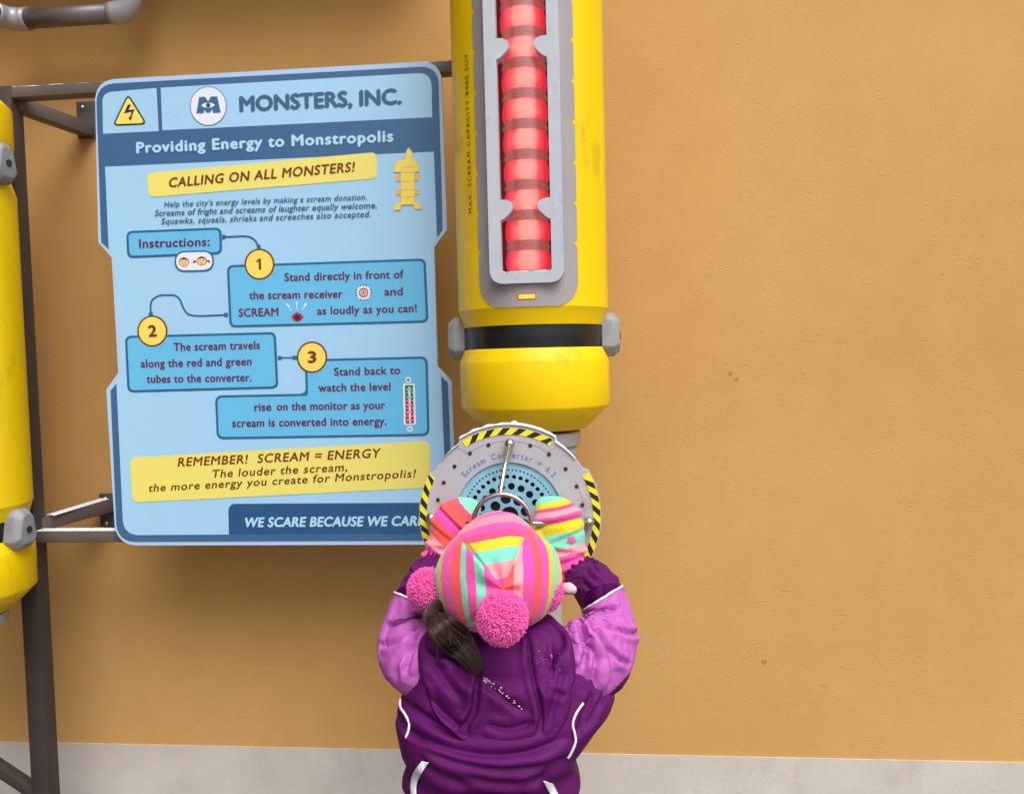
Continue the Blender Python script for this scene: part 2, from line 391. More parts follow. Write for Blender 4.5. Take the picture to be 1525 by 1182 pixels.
# ------------------------------------------------------------------ the two yellow canisters
CY = 1.75; CR = 0.163; CX = -0.111
def zc_(py): return at(795, py, CY)[2]
Z = {k: zc_(v) for k, v in dict(neck_bot=905, neck_top=640, low_bot=637, low_c0=603, low_c1=537, band0=519, band1=487, up_c0=463).items()}
per = 0.853                                    # from the lower band to the upper one
BZ = (Z['band0']+Z['band1'])/2; dz = Z['band1']-BZ; dc = Z['up_c0']-BZ
up_c1 = BZ+per-dc; uband0 = BZ+per-dz; uband1 = BZ+per+dz; cap_c0 = BZ+per+dc; cap_c1 = cap_c0+0.085; cap_top = cap_c1+0.055
LAMP = {'emit': None}
def lamp_mats():
    m = bpy.data.materials.new('red_lamp'); m.use_nodes = True; n = m.node_tree.nodes; l = m.node_tree.links; p = n['Principled BSDF']
    p.inputs['Base Color'].default_value = rgb(210, 60, 60); p.inputs['Roughness'].default_value = 0.35
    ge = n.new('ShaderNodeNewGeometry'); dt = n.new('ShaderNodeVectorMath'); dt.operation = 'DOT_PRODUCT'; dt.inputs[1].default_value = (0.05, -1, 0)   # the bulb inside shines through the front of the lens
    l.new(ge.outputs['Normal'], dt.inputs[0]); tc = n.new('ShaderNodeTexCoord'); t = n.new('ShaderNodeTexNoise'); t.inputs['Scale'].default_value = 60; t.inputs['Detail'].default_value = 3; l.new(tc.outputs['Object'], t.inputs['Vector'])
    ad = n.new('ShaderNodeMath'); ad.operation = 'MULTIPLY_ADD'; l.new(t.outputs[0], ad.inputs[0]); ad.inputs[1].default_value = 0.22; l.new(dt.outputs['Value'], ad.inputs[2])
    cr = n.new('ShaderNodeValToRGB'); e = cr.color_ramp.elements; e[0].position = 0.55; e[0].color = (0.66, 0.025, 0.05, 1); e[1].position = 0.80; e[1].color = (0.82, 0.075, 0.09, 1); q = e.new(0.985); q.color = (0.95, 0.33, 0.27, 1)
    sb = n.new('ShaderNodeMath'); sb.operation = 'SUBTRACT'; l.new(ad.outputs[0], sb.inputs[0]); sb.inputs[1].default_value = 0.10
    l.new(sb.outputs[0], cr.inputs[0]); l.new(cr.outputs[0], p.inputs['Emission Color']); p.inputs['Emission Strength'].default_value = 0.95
    p.inputs['Base Color'].default_value = rgb(150, 40, 40); p.inputs['Specular IOR Level'].default_value = 0.3
    return m
M_lamp = lamp_mats()
M_core = mat('lamp_core', rgb(240, 120, 100), 0.4, emit=(1.0, 0.30, 0.20, 1), estr=0.9)
M_sep = mat('lamp_gap_glow', rgb(170, 104, 98), 0.25, emit=(0.40, 0.10, 0.09, 1), estr=0.55, var=0.2, vscale=60)  # faint glow put into the gaps, standing for reflections in the clear tube
def glassy():
    m = bpy.data.materials.new('clear_cover'); m.use_nodes = True; n = m.node_tree.nodes; l = m.node_tree.links
    n.remove(n['Principled BSDF']); out = n['Material Output']
    tr = n.new('ShaderNodeBsdfTransparent'); tr.inputs[0].default_value = (0.97, 0.93, 0.92, 1); gl = n.new('ShaderNodeBsdfGlossy'); gl.inputs['Roughness'].default_value = 0.22
    mx = n.new('ShaderNodeMixShader'); fz = n.new('ShaderNodeFresnel'); fz.inputs[0].default_value = 1.62
    sm_ = n.new('ShaderNodeMath'); sm_.inputs[1].default_value = 0.05; l.new(fz.outputs[0], sm_.inputs[0]); l.new(sm_.outputs[0], mx.inputs[0]); l.new(tr.outputs[0], mx.inputs[1]); l.new(gl.outputs[0], mx.inputs[2]); l.new(mx.outputs[0], out.inputs[0]); return m
M_glass = glassy()

def zf_(py, Y=CY-CR-0.01): return at(782, py, Y)[2]
z_in0 = zf_(404); z_in1 = up_c1-(Z['up_c0']*0+0.085)
z_in1 = up_c1-(z_in0-Z['up_c0'])+0.01
def make_canister():
    c = (CX, CY); root = empty('energy_canister', (CX, CY, Z['neck_bot']), 'tall yellow canister with a lit red lamp column, hanging above the round grey receiver', 'canister', 'yellow canisters on the wall')
    # lower body
    lb = [(0.02, Z['low_bot']), (CR*0.68, Z['low_bot']), (CR, Z['low_c0']), (CR, Z['low_c1']), (CR*0.935, Z['band0']), (0.05, Z['band0'])]
    def bevelled(prof, b=0.0025):
        out = []
        P = [np.array(p) for p in prof]
        for i, p in enumerate(P):
            if i in (0, len(P)-1): out.append(tuple(p)); continue
            a = P[i-1]-p; q = P[i+1]-p; la, lq = np.linalg.norm(a), np.linalg.norm(q)
            out.append(tuple(p+a/la*min(b, la*.4))); out.append(tuple(p+q/lq*min(b, lq*.4)))
        return out
    def rev(name, prof, m, n=128, par=root):
        me = pymesh(*revolve(bevelled(prof), c, n)); recalc(me); o = link_mesh(name, me, m, par); auto_smooth(o, 25); return o
    rev('lower_body', lb, M_yel)
    rev('neck', [(0.02, Z['neck_top']-0.037), (0.088, Z['neck_top']-0.037), (0.088, Z['neck_top']-0.035), (0.096, Z['neck_top']-0.033), (0.1, Z['neck_top']-0.003), (0.04, Z['neck_top']-0.003)], M_neck)
    rev('band', [(0.05, Z['band0']-0.004), (CR*0.915, Z['band0']-0.004), (CR*0.925, BZ), (CR*0.915, Z['band1']+0.004), (0.05, Z['band1']+0.004)], M_band)
    rev('band', [(0.05, uband0-0.004), (CR*0.915, uband0-0.004), (CR*0.915, uband1+0.004), (0.05, uband1+0.004)], M_band)
    cap = rev('upper_cap', [(0.05, uband1), (CR*0.935, uband1), (CR, cap_c0), (CR, cap_c1), (CR*0.68, cap_top), (0.01, cap_top)], M_yel)
    # upper body with a window opening
    ah = math.asin(0.066/CR); n = 144; V = []; Fc = []
    zl = [(CR*0.5, Z['band1']), (CR*0.935, Z['band1']), (CR*0.99, Z['up_c0']-0.003), (CR, Z['up_c0']), (CR, z_in0), (CR, z_in1), (CR, up_c1), (CR*0.99, up_c1+0.003), (CR*0.935, uband0), (CR*0.5, uband0)]
    angs = np.sort(np.concatenate([np.linspace(ah, 2*math.pi-ah, n), np.linspace(-ah, ah, 25)[1:-1] % (2*math.pi)])); na = len(angs)
    for (r, z) in zl:
        for a in angs: V.append((c[0]+r*math.sin(a), c[1]-r*math.cos(a), z))
    for i in range(len(zl)-1):
        for k in range(na):
            k2 = (k+1) % na; a = angs[k]; b = angs[k2] if k2 else 2*math.pi
            mid = (a+b)/2; inside = mid < ah or mid > 2*math.pi-ah
            if i == 4 and inside: continue
            Fc.append((i*na+k, i*na+k2, (i+1)*na+k2, (i+1)*na+k))
    me = pymesh(V, Fc); recalc(me); ub = link_mesh('upper_body', me, M_yel, root); auto_smooth(ub, 25)
    # grey surround with saw-toothed edge, laid on the curved body
    zs0 = zf_(456); zs1 = up_c1-(zs0-Z['up_c0']); hw = 0.1075; rc = 0.052
    teeth = [at(710, y, CY-0.125)[2] for y in (377, 318, 260, 200, 140, 79, 18)]; sp = (teeth[-1]-teeth[0])/6
    tl = [teeth[0]+sp*i for i in range(-1+1, 9)]; tr_ = [z+0.0118 for z in tl]
    rows = sorted(set([zs0+rc*(1-math.cos(t)) for t in np.linspace(0, math.pi/2, 26)]+[zs1-rc*(1-math.cos(t)) for t in np.linspace(0, math.pi/2, 26)]+list(np.arange(zs0+rc, zs1-rc, 0.0016))+[z_in0, z_in1]))
    V = []; Fc = []; rs = CR+0.0012; win = math.asin(0.064/CR); ns = 14
    def halfw(z, tz):
        d = min(z-zs0, zs1-z); h = hw
        if d < rc: q = 1-d/rc; h = hw-rc+rc*math.sqrt(max(0, 1-q*q))*1.0
        for t in tz:
            e = abs(z-t)
            if e < 0.0062 and d > rc: h -= 0.0078*(1-e/0.0062)**0.7
        return h
    for z in rows:
        al = -halfw(z, tl)/CR; ar = halfw(z, tr_)/CR
        for k in range(ns+1): a = al+(-win-al)*k/ns; V.append((c[0]+rs*math.sin(a), c[1]-rs*math.cos(a), z))
        for k in range(ns+1): a = -win+2*win*k/ns; V.append((c[0]+rs*math.sin(a), c[1]-rs*math.cos(a), z))
        for k in range(ns+1): a = win+(ar-win)*k/ns; V.append((c[0]+rs*math.sin(a), c[1]-rs*math.cos(a), z))
    nr = 3*(ns+1)
    for i in range(len(rows)-1):
        for s in range(3):
            if s == 1 and rows[i] >= z_in0-1e-6 and rows[i+1] <= z_in1+1e-6: continue
            for k in range(ns):
                q = i*nr+s*(ns+1)+k; Fc.append((q, q+1, q+nr+1, q+nr))
    me = pymesh(V, Fc); link_mesh('window_surround', me, M_surr, root)
    # window frame: a flat-faced ring with four inward lugs
    yf = CY-CR-0.010; fo = 0.0735; fi = 0.0495; zo0 = z_in0-0.023; zo1 = z_in1+0.023
    out = rpoly([(-fo, zo0), (fo, zo0), (fo, zo1), (-fo, zo1)], 0.026, 8)
    lug_z = [zf_(307), zf_(66)]
    il = []
    def lugs(sgn, zz, kx=0.88, kz=0.84):
        q = [(fi, -0.031), (fi-0.010, -0.026), (fi-0.024, -0.012), (fi-0.0285, -0.003), (fi-0.0285, 0.004), (fi-0.025, 0.011), (fi-0.016, 0.016), (fi-0.006, 0.0175), (fi, 0.018)]
        q = [(sgn*(fi+(x-fi)*kx), zz+z*kz) for x, z in q]; return q if sgn > 0 else q[::-1]
    il += [(-fi, z_in0+.004), (-fi+.004, z_in0), (fi-.004, z_in0), (fi, z_in0+.004)]
    for zz in lug_z: il += lugs(1, zz)
    il += [(fi, z_in1), (-fi, z_in1)]
    for zz in lug_z[::-1]: il += lugs(-1, zz)
    ox = lambda L: [(x+CX, z) for x, z in L]
    fr_ = link_mesh('window_frame', fill2d([ox(out), ox(il)], CY-CR-0.010+0.014, 0.014), M_frame, root); auto_smooth(fr_, 30)
    bv = fr_.modifiers.new('bevel', 'BEVEL'); bv.width = 0.003; bv.segments = 3; bv.limit_method = 'ANGLE'; bv.angle_limit = R(50)
    # recess walls and back
    b = bmesh.new()
    yb0, yb1 = CY-CR+0.018, CY-0.02
    for lo, hi in (((CX-0.066, yb0, z_in0-0.012), (CX-0.058, yb1, z_in1+0.012)), ((CX+0.058, yb0, z_in0-0.012), (CX+0.066, yb1, z_in1+0.012)),
                   ((CX-0.058, yb0, z_in0-0.012), (CX+0.058, yb1, z_in0-0.003)), ((CX-0.058, yb0, z_in1+0.003), (CX+0.058, yb1, z_in1+0.012)), ((CX-0.066, yb1, z_in0-0.012), (CX+0.066, yb1+0.006, z_in1+0.012))):
        box(b, lo, hi)
    link_mesh('recess', bm_mesh(b), M_in, root, False)
    # lamp column: faceted barrels between faintly glowing separators, behind a clear tube
    lc = (CX, CY-CR+0.052); step = (zf_(215, 1.64)-zf_(391, 1.64))/4; lr = 0.0462; z0 = zf_(391, 1.64)
    zz = z0; 
    while zz < z_in1+0.01:
        h = step*0.438; prof = [(0.001, -h), (lr*0.84, -h), (lr*0.935, -h*0.74), (lr*0.985, -h*0.38), (lr, 0), (lr*0.985, h*0.38), (lr*0.935, h*0.74), (lr*0.84, h), (0.001, h)]
        prof = [(r, z+zz) for r, z in prof if z_in0-0.002 < z+zz]
        if len(prof) > 3:
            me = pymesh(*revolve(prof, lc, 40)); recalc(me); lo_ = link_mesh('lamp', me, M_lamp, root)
        s = zz+step/2; t_ = step*0.014
        me = pymesh(*revolve([(0.001, s-t_), (lr*0.99, s-t_), (lr*0.99, s+t_), (0.001, s+t_)], lc, 40)); recalc(me)
        if s < z_in1: link_mesh('separator', me, M_sep, root, False)
        zz += step
    me = pymesh(*revolve([(lr*0.93, z_in0-0.002), (lr*0.93, z_in1+0.002)], lc, 40)); recalc(me); link_mesh('lamp_core', me, M_sep, root)
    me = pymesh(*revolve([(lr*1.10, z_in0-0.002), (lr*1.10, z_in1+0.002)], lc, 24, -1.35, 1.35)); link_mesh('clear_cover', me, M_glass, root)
    frost('frost', (CX-0.05, CY-CR+0.010, z_in0-0.0025), (CX+0.05, CY-CR+0.010, z_in0-0.0025), 0.026, root, h=0.005, n=30)
    # sticker
    zs = zf_(441); V, Fc = [], []
    def curved_quad(s0, s1, za, zb, rr, n=8):
        V = []; Fc = []
        for k in range(n+1):
            a = (s0+(s1-s0)*k/n)/CR
            for z in (za, zb): V.append((CX+rr*math.sin(a), CY-rr*math.cos(a), z))
        for k in range(n): Fc.append((2*k, 2*k+2, 2*k+3, 2*k+1))
        return V, Fc
    me = pymesh(*curved_quad(-0.020, 0.017, zs-0.0062, zs+0.0062, CR+0.0018)); stk = link_mesh('sticker', me, M_stickr, root)
    me = pymesh(*curved_quad(-0.018, 0.015, zs-0.0044, zs+0.0044, CR+0.0022)); link_mesh('sticker_centre', me, M_sticky, stk)
    # lettering running up the left of the body
    V, Fc = text_mesh('MAX. SCREAM CAPACITY 8400 SUV', 0.0, 0.0, 1.35)
    za, zb = at(697, 321, CY-0.09)[2], at(692, 88, CY-0.09)[2]; x0, x1 = V[:, 0].min(), V[:, 0].max()
    P = []
    for x, y in V:
        z = za+(x-x0)/(x1-x0)*(zb-za); s = -0.1235-y*0.0115; a = s/CR; P.append((CX+(CR+0.0010)*math.sin(a), CY-(CR+0.0010)*math.cos(a), z))
    link_mesh('lettering', pymesh(P, Fc), M_ink, root, False)
    # side clips over each band
    for bz in (BZ, BZ+per):
        for sg in (1, -1):
            pl = [(-0.038, -0.026), (-0.022, -0.047), (0.022, -0.047), (0.038, -0.026), (0.026, 0.034), (0.014, 0.047), (-0.014, 0.047), (-0.026, 0.034)]
            V = []; Fc = []; nn = len(pl)
            for (x, kk) in ((CR*0.90, 1.0), (CR*1.0+0.010, 1.0), (CR+0.024, 0.74)):
                for (y, z) in pl: V.append((CX+sg*x, CY+y*kk, bz+0.002+z*kk*(1 if z < 0 else 1)))
            for i in range(2):
                for k in range(nn): Fc.append((i*nn+k, i*nn+(k+1) % nn, (i+1)*nn+(k+1) % nn, (i+1)*nn+k))
            Fc.append(tuple(range(nn))); Fc.append(tuple(2*nn+k for k in range(nn)))
            me = pymesh(V, Fc); recalc(me); cl = link_mesh('clip', me, M_clip, root); auto_smooth(cl, 20)
            bv = cl.modifiers.new('bevel', 'BEVEL'); bv.width = 0.003; bv.segments = 2; bv.limit_method = 'ANGLE'; bv.angle_limit = R(15)
            V, Fc = tube([(CX+sg*(CR+0.0232), CY, bz+0.0), (CX+sg*(CR+0.0262), CY, bz+0.0)], 0.009, 6); link_mesh('bolt', pymesh(V, Fc), M_screw, cl, False)
    return root
can = make_canister()
def copy_thing(o, par=None):
    c = o.copy(); COL.objects.link(c)
    if par is not None: c.parent = par
    for ch in [q for q in bpy.data.objects if q.parent == o and q != c]:
        copy_thing(ch, c)
    return c
can2 = copy_thing(can)
dxl = at(55, 830, CY)[0]/CY
can2.location.x = dxl*CY-CR*math.sqrt(1+dxl*dxl)
can2.location.z += at(40, 788, CY)[2]-BZ - 0.0
me = pymesh(*revolve([(0.088, Z['neck_top']-0.037), (0.088, Z['neck_top']-0.20), (0.049, Z['neck_top']-0.205), (0.049, GZ)], (CX, CY), 48)); recalc(me); auto_smooth(link_mesh('stem', me, M_neck, can))
can2['label'] = 'yellow canister beside the steel post, cut off by the left edge of the picture'

# ------------------------------------------------------------------ scream receiver disc
DY = 1.38
dc0 = at(758.5, 767.5, DY); k = np.linalg.norm(at(858.5, 767.5, DY)-dc0)/100
rd = empty('scream_receiver', dc0, 'round grey receiver disc with black and yellow striped edges and a steel ring guard', 'receiver')
cx, cz = dc0[0], dc0[2]
def circ(r, n=96, ox=0, oz=0): return [(cx+ox+r*math.cos(2*math.pi*i/n), cz+oz+r*math.sin(2*math.pi*i/n)) for i in range(n)]
fp = link_mesh('faceplate', fill2d([circ(130.5*k), circ(80*k)], DY+0.008, 0.008), M_disc, rd); auto_smooth(fp)
bv = fp.modifiers.new('bevel', 'BEVEL'); bv.width = 0.0015; bv.segments = 2; bv.limit_method = 'ANGLE'; bv.angle_limit = R(40)
me = pymesh(*revolve([(0.0, 0), (124*k, 0), (124*k, 0.05), (60*k, 0.10), (0.0, 0.10)], (0, 0), 64))
me.transform(Matrix(((1, 0, 0, cx), (0, 0, 1, DY+0.0165), (0, 1, 0, cz), (0, 0, 0, 1)))); recalc(me)
o = link_mesh('housing', me, M_neck, rd); auto_smooth(o)
box_obj('arm', (cx-0.03, DY+0.10, cz-0.05), (cx+0.03, 1.70, cz+0.05), M_neck, rd, 0.004)
# grille
holes = []
def ring(r, dia, n, ph=0):
    for i in range(n):
        a = ph+2*math.pi*i/n; holes.append(circ(dia/2*k*(1 if dia < 5 else random.uniform(.95, 1.05)), 14 if dia < 5 else 24, r*k*math.cos(a), r*k*math.sin(a)))
ring(68, 3.0, 72); ring(58, 6.6, 36, R(2)); ring(43.5, 10.6, 18, R(5)); ring(25, 16, 8, R(12)); holes.append(circ(13*k, 32))
link_mesh('grille', fill2d([circ(80.4*k)]+holes, DY+0.0055, 0.0015), M_grille, rd, False)
link_mesh('grille_backing', fill2d([circ(80*k)], DY+0.014, 0.0012), mat('grille_black', rgb(34, 24, 24), 0.7), rd, False)
# hazard lugs
def arc(r, a0, a1, n=24): return [(cx+r*k*math.cos(R(a0+(a1-a0)*i/n)), cz+r*k*math.sin(R(a0+(a1-a0)*i/n))) for i in range(n+1)]
for (a0, a1, ns, sl_) in ((59, 121, 6, 1), (152, 214, 7, 1), (-34, 28, 7, 1), (239, 301, 6, 1)):
    lug = link_mesh('edge_lug', fill2d([arc(129, a0-5.2, a0-4.4, 2)+arc(136.6, a0-0.8, a1+0.8)+arc(129, a1+4.4, a1+5.2, 2)+arc(112, a0-1.5, a1+1.5)[::-1]], DY+0.0075, 0.0082), M_disc, rd); auto_smooth(lug)
    ro_, ri_ = (131.5, 121.5) if 50 < a0 < 70 else (135.4, 124.5)
    band = link_mesh('hazard_band', fill2d([arc(ro_, a0, a1)+arc(ri_, a0, a1)[::-1]], DY-0.0012, 0.0004), M_hazy, lug, False)
    st = []; w_ = (a1-a0)/(2*ns)
    for i in range(ns):
        b0 = a0+w_*(2*i+0.25); b1 = b0+w_*0.95; sh = 3.6
        L = arc(ro_-.1, max(a0, b0-sh), b1-sh, 4)+arc(ri_+.1, b0+sh*0.3, min(a1, b1+sh*0.3), 4)[::-1]
        st.append(([(x, DY-0.0019, z) for x, z in L], [tuple(range(len(L)))]))
    me = pymesh(*merge(st)); link_mesh('hazard_stripes', me, M_hazk, band, False)
# screws
for a in list(range(-9, 180, 0)) if False else [105, 121, 137, 152.5, 167, 184, 200, 72, 56, 39, 23, 8, -8, -25, 217, 233, 250, 290, 307, -38]:
    px, pz = cx+110*k*math.cos(R(a)), cz+110*k*math.sin(R(a))
    V, Fc = tube([(px, DY+0.001, pz), (px, DY-0.0012, pz)], 0.0036, 12); link_mesh('screw', pymesh(V, Fc), M_screw, rd, False)
# curved lettering, one letter after the other round the rim
word = 'Scream Converter = 6.2'; parts = []; adv = []
full = {}
for ch in sorted(set(word)-{' '}): full[ch] = text_mesh(ch, 0.0)
wd = [0.62 if ch == ' ' else float(full[ch][0][:, 0].max()-full[ch][0][:, 0].min()) for ch in word]; gap = 0.30
tot = sum(wd)+gap*(len(word)-1); a_s, a_e = 138.0, 40.5; kpd = (a_s-a_e)/tot; pos = 0
for ch, wch in zip(word, wd):
    if ch != ' ':
        V, Fc = full[ch]; xm = V[:, 0].min(); L = []
        for x, y in V:
            a = R(a_s-(pos+x-xm)*kpd); r = (86.8+8.6*y)*k; L.append((cx+r*math.cos(a), DY-0.0006, cz+r*math.sin(a)))
        parts.append((L, Fc))
    pos += wch+gap
link_mesh('lettering', pymesh(*merge(parts)), M_bluetx, rd, False)
# ring guard on three legs
RY = 1.302; rc0 = at(748, 779, RY); kr = np.linalg.norm(at(848, 779, RY)-rc0)/100
ringr = 43.5*kr
pts = [(rc0[0]+ringr*math.cos(t), RY, rc0[2]+ringr*math.sin(t)) for t in np.linspace(0, 2*math.pi, 65)]
guard = link_mesh('ring_guard', pymesh(*tube(pts, 0.0040, 12, False)), M_chrome, rd)
for (px, py, ang) in ((759, 661, 93), (642, 771, 180), (877, 777, 0)):
    kb = at(px, py, DY-0.012); e = np.array([rc0[0]+ringr*math.cos(R(ang)), RY, rc0[2]+ringr*math.sin(R(ang))])
    mid = kb+(e-kb)*0.5+np.array([0, -0.012, 0.0])
    link_mesh('spoke', pymesh(*tube(catmull([kb, kb+(e-kb)*0.25+np.array([0, -0.008, 0]), mid, e], 24), 0.0040, 12)), M_chrome, guard)
    b = bmesh.new(); bmesh.ops.create_uvsphere(b, u_segments=24, v_segments=16, radius=0.0095)
    for v in b.verts: v.co = Vector((kb[0]+v.co.x, kb[1]+v.co.y, kb[2]+v.co.z))
    kn = link_mesh('knob', bm_mesh(b), M_chrome, guard)
    link_mesh('knob_base', pymesh(*tube([kb, (kb[0], DY, kb[2])], 0.006, 16)), M_chrome, kn)
# frost lying on the top rim
V = []; Fc = []; n = 70
for i in range(n+1):
    a = 40+100*i/n; rr = (136.6 if 57.5 < a < 122.5 else 130.6)*k; hgt = 0.0035*(0.7+0.6*mnoise.noise(Vector((i*0.31, 2, 1))))*min(1, 4*i/n, 4*(n-i)/n)+0.0004
    if 83 < a < 88.5: hgt += 0.0042*(1-abs(a-85.7)/2.8)
    for (q, y) in ((0, DY-0.004), (0.7, DY-0.003), (1, DY+0.004), (0.8, DY+0.013), (0, DY+0.015)):
        V.append((cx+(rr+hgt*q)*math.cos(R(a)), y, cz+(rr+hgt*q)*math.sin(R(a))))
for i in range(n):
    for j in range(4): Fc.append((i*5+j, i*5+j+1, i*5+6+j, i*5+5+j))
me = pymesh(V, Fc); recalc(me); link_mesh('frost', me, M_snow, rd)
# ------------------------------------------------------------------ the information sign (measured on its own plane)
SY = 1.872; LAY = 0.0003
sg = empty('information_sign', at(420, 810, SY), 'large pale blue information board with dark blue border, yellow strips and lettering', 'sign')
def spoly(pts, Y): return [(p[0], p[2]) for p in (at(q[0], q[1], SY) for q in pts)]
def sheet(name, loops, lay, m, parent):
    """flat printed shapes, lay layers proud of the board"""
    Y = SY-LAY*lay; V = []; Fc = []
    for L in loops:
        o = len(V); V += [(x, Y, z) for x, z in spoly(L, Y)]; Fc.append(tuple(range(o, len(V))))
    me = pymesh(V, Fc); bm = bmesh.new(); bm.from_mesh(me); bmesh.ops.triangulate(bm, faces=bm.faces)
    for f in bm.faces:
        f.normal_update()
        if f.normal.y > 0: f.normal_flip()
    bm.to_mesh(me); bm.free(); return link_mesh(name, me, m, parent, False)
S_light = mat('sign_light_blue', rgb(164, 211, 246), 0.32, var=0.012, vscale=5)
S_edge = mat('sign_edge_blue', rgb(176, 205, 240), 0.35)
S_dark = mat('sign_dark_blue', rgb(62, 104, 148), 0.32, var=0.05, vscale=7)
S_foot = mat('sign_footer_blue', rgb(40, 88, 134), 0.32, var=0.05, vscale=7)
S_line = mat('sign_line_blue', rgb(44, 104, 146), 0.35)
S_box = mat('sign_box_blue', rgb(104, 192, 238), 0.32, var=0.012, vscale=5)
S_yel = mat('sign_yellow', rgb(238, 226, 118), 0.35)
S_badge = mat('sign_badge_yellow', rgb(246, 222, 104), 0.35)
S_brown = mat('sign_brown', rgb(122, 52, 12), 0.4)
S_maroon = mat('sign_maroon', rgb(104, 38, 86), 0.4)
S_slate = mat('sign_slate', rgb(62, 104, 136), 0.4)
S_title = mat('sign_title_blue', rgb(58, 100, 138), 0.4)
S_white = mat('sign_white', rgb(232, 236, 248), 0.35)
S_tri = mat('sign_triangle_yellow', rgb(244, 226, 110), 0.35)
S_ink = mat('sign_ink', rgb(40, 40, 50), 0.4)
S_red = mat('sign_red', rgb(188, 40, 60), 0.4)
S_green = mat('sign_green', rgb(40, 130, 70), 0.4)
S_orange = mat('sign_orange', rgb(238, 186, 92), 0.4)
S_skin = mat('sign_skin', rgb(248, 206, 150), 0.4)
S_pale = mat('sign_pale_text', rgb(176, 220, 246), 0.4)
outl = [(141, 119.5), (656.5, 90.5), (666, 342), (646.5, 368), (651.5, 545), (672.5, 568), (681, 810.5), (172.5, 812), (158.2, 580), (176, 555), (166.2, 383), (146.3, 361)]
lo = spoly(rpoly(outl, [30, 27, 3, 3, 3, 3, 30, 32, 3, 3, 3, 3]), SY)
pn = link_mesh('panel', fill2d([lo], SY+0.0062, 0.006), S_edge, sg); auto_smooth(pn)
main = [(150, 200), (650, 175), (657, 343), (644, 368), (648, 545), (663, 566), (672, 803), (180, 804), (166, 581), (180, 556), (170.5, 383), (157, 362)]
sheet('printed_field', [rpoly(main, [2, 2, 2, 2, 2, 2, 20, 22, 2, 2, 2, 2])], 1, S_light, sg)
sheet('border', [rpoly([(143, 126), (652.5, 98.5), (659.3, 342), (651, 354), (646.2, 226), (156.6, 248.3), (162, 371), (151, 361)], [26, 24, 1, 0, 0, 0, 0, 1]),
                 rpoly([(164.7, 581.5), (173.6, 571), (184, 796.5), (341, 795.5), (340, 749.8), (664.5, 748), (657, 560), (667, 570), (676.5, 804.5), (174.5, 806.5)], [1, 0, 22, 0, 10, 0, 0, 1, 24, 27])], 2, S_dark, sg)
sheet('footer_block', [rpoly([(341.2, 795), (340.2, 750.2), (664, 748.4), (666, 794)], [0, 10, 0, 0])], 3, S_foot, sg)
sheet('header_cell', [rpoly([(152.6, 138.3), (233.4, 131.4), (236.6, 195.6), (153.8, 199.6)], [14, 0, 0, 0]),
                      rpoly([(239.6, 131.0), (642.5, 108.4), (643.8, 175), (242, 194.5)], [0, 18, 0, 0])], 3, S_light, sg)
b1_ = sheet('yellow_strip', [rpoly([(218, 258), (561.5, 226.8), (562, 266), (223, 294)], 8)], 4, S_yel, sg)
b2_ = sheet('yellow_strip', [rpoly([(193.5, 681), (639.8, 656), (641.8, 725.6), (198, 748)], 9)], 4, S_yel, sg)
def lettering(lines, m, parent, name='lettering', lay=6):
    for a in lines:
        P = []
        Vt, Ft = text_flat(a[0], a[1], a[2], a[3], SY-LAY*lay, 0.0, *a[5:]); wb = (a[4] if len(a) > 4 else 0)*a[3]*0.00155*2.5
        for q, (ox_, oz_) in enumerate(((0, 0), (1, .2), (-1, -.2), (.2, 1), (-.2, -1)) if wb else ((0, 0),)):   # print the strokes a little fatter
            P.append(([(x+ox_*wb, y-0.00002*q, z+oz_*wb*.8) for x, y, z in Vt], Ft))
        link_mesh(name, pymesh(*merge(P)), m, parent, False)
lettering([('MONSTERS, INC.', (358, 166), (597, 154.5), 21.5, 0.030, 0, 1.0)], S_title, sg, 'title_lettering')
lettering([('Providing Energy to Monstropolis', (204, 228), (585, 210.5), 15.5, 0.030, 0, 1.12)], S_pale, sg, 'title_lettering')
lettering([('CALLING ON ALL MONSTERS!', (252.5, 279), (529, 255.3), 13.5, 0.018, 0.2, 1.1)], S_brown, b1_)
lettering([('REMEMBER!  SCREAM = ENERGY', (265, 694.2), (568, 680.5), 12.5, 0.014, 0.2, 1.1), ('The louder the scream,', (317.5, 711), (517, 700.8), 11.5, 0.012, 0.2, 1.12),
           ('the more energy you create for Monstropolis!', (222, 731.8), (620, 710), 11, 0.012, 0.2, 1.12)], S_brown, b2_)
lettering([("Help the city's energy levels by making a scream donation.", (244.5, 308.3), (546, 297.3), 8, 0.012, 0.2, 1.08), ('Screams of fright and screams of laughter equally welcome.', (230.5, 321.7), (561, 309.8), 8.5, 0.014, 0.2, 1.05),
           ('Squawks, squeals, shrieks and screeches also accepted.', (240.3, 333.8), (552, 322.8), 8.5, 0.012, 0.2, 1.08)], S_slate, sg)
lettering([('WE SCARE BECAUSE WE CARE', (366, 784.3), (632.5, 782), 13.5, 0.028, 0.2, 1.05)], S_pale, sg)
def step_box(name, pts, rad, lines, wid=3.6):
    o = sheet(name, [rpoly(pts, rad)], 3, S_line, sg)
    r2 = [max(0, r-wid*0.8) if r > 0 else 0 for r in (rad if not np.isscalar(rad) else [rad]*len(pts))]
    sheet('box_field', [rpoly(inset(pts, wid), r2)], 4, S_box, o)
    lettering(lines, S_maroon, o); return o
step_box('instruction_box', [(188, 344.2), (330, 338.8), (331.2, 378.8), (189.8, 385)], 9, [('Instructions:', (207.8, 369), (312, 366), 12.5, 0.020, 0, 1.08)])
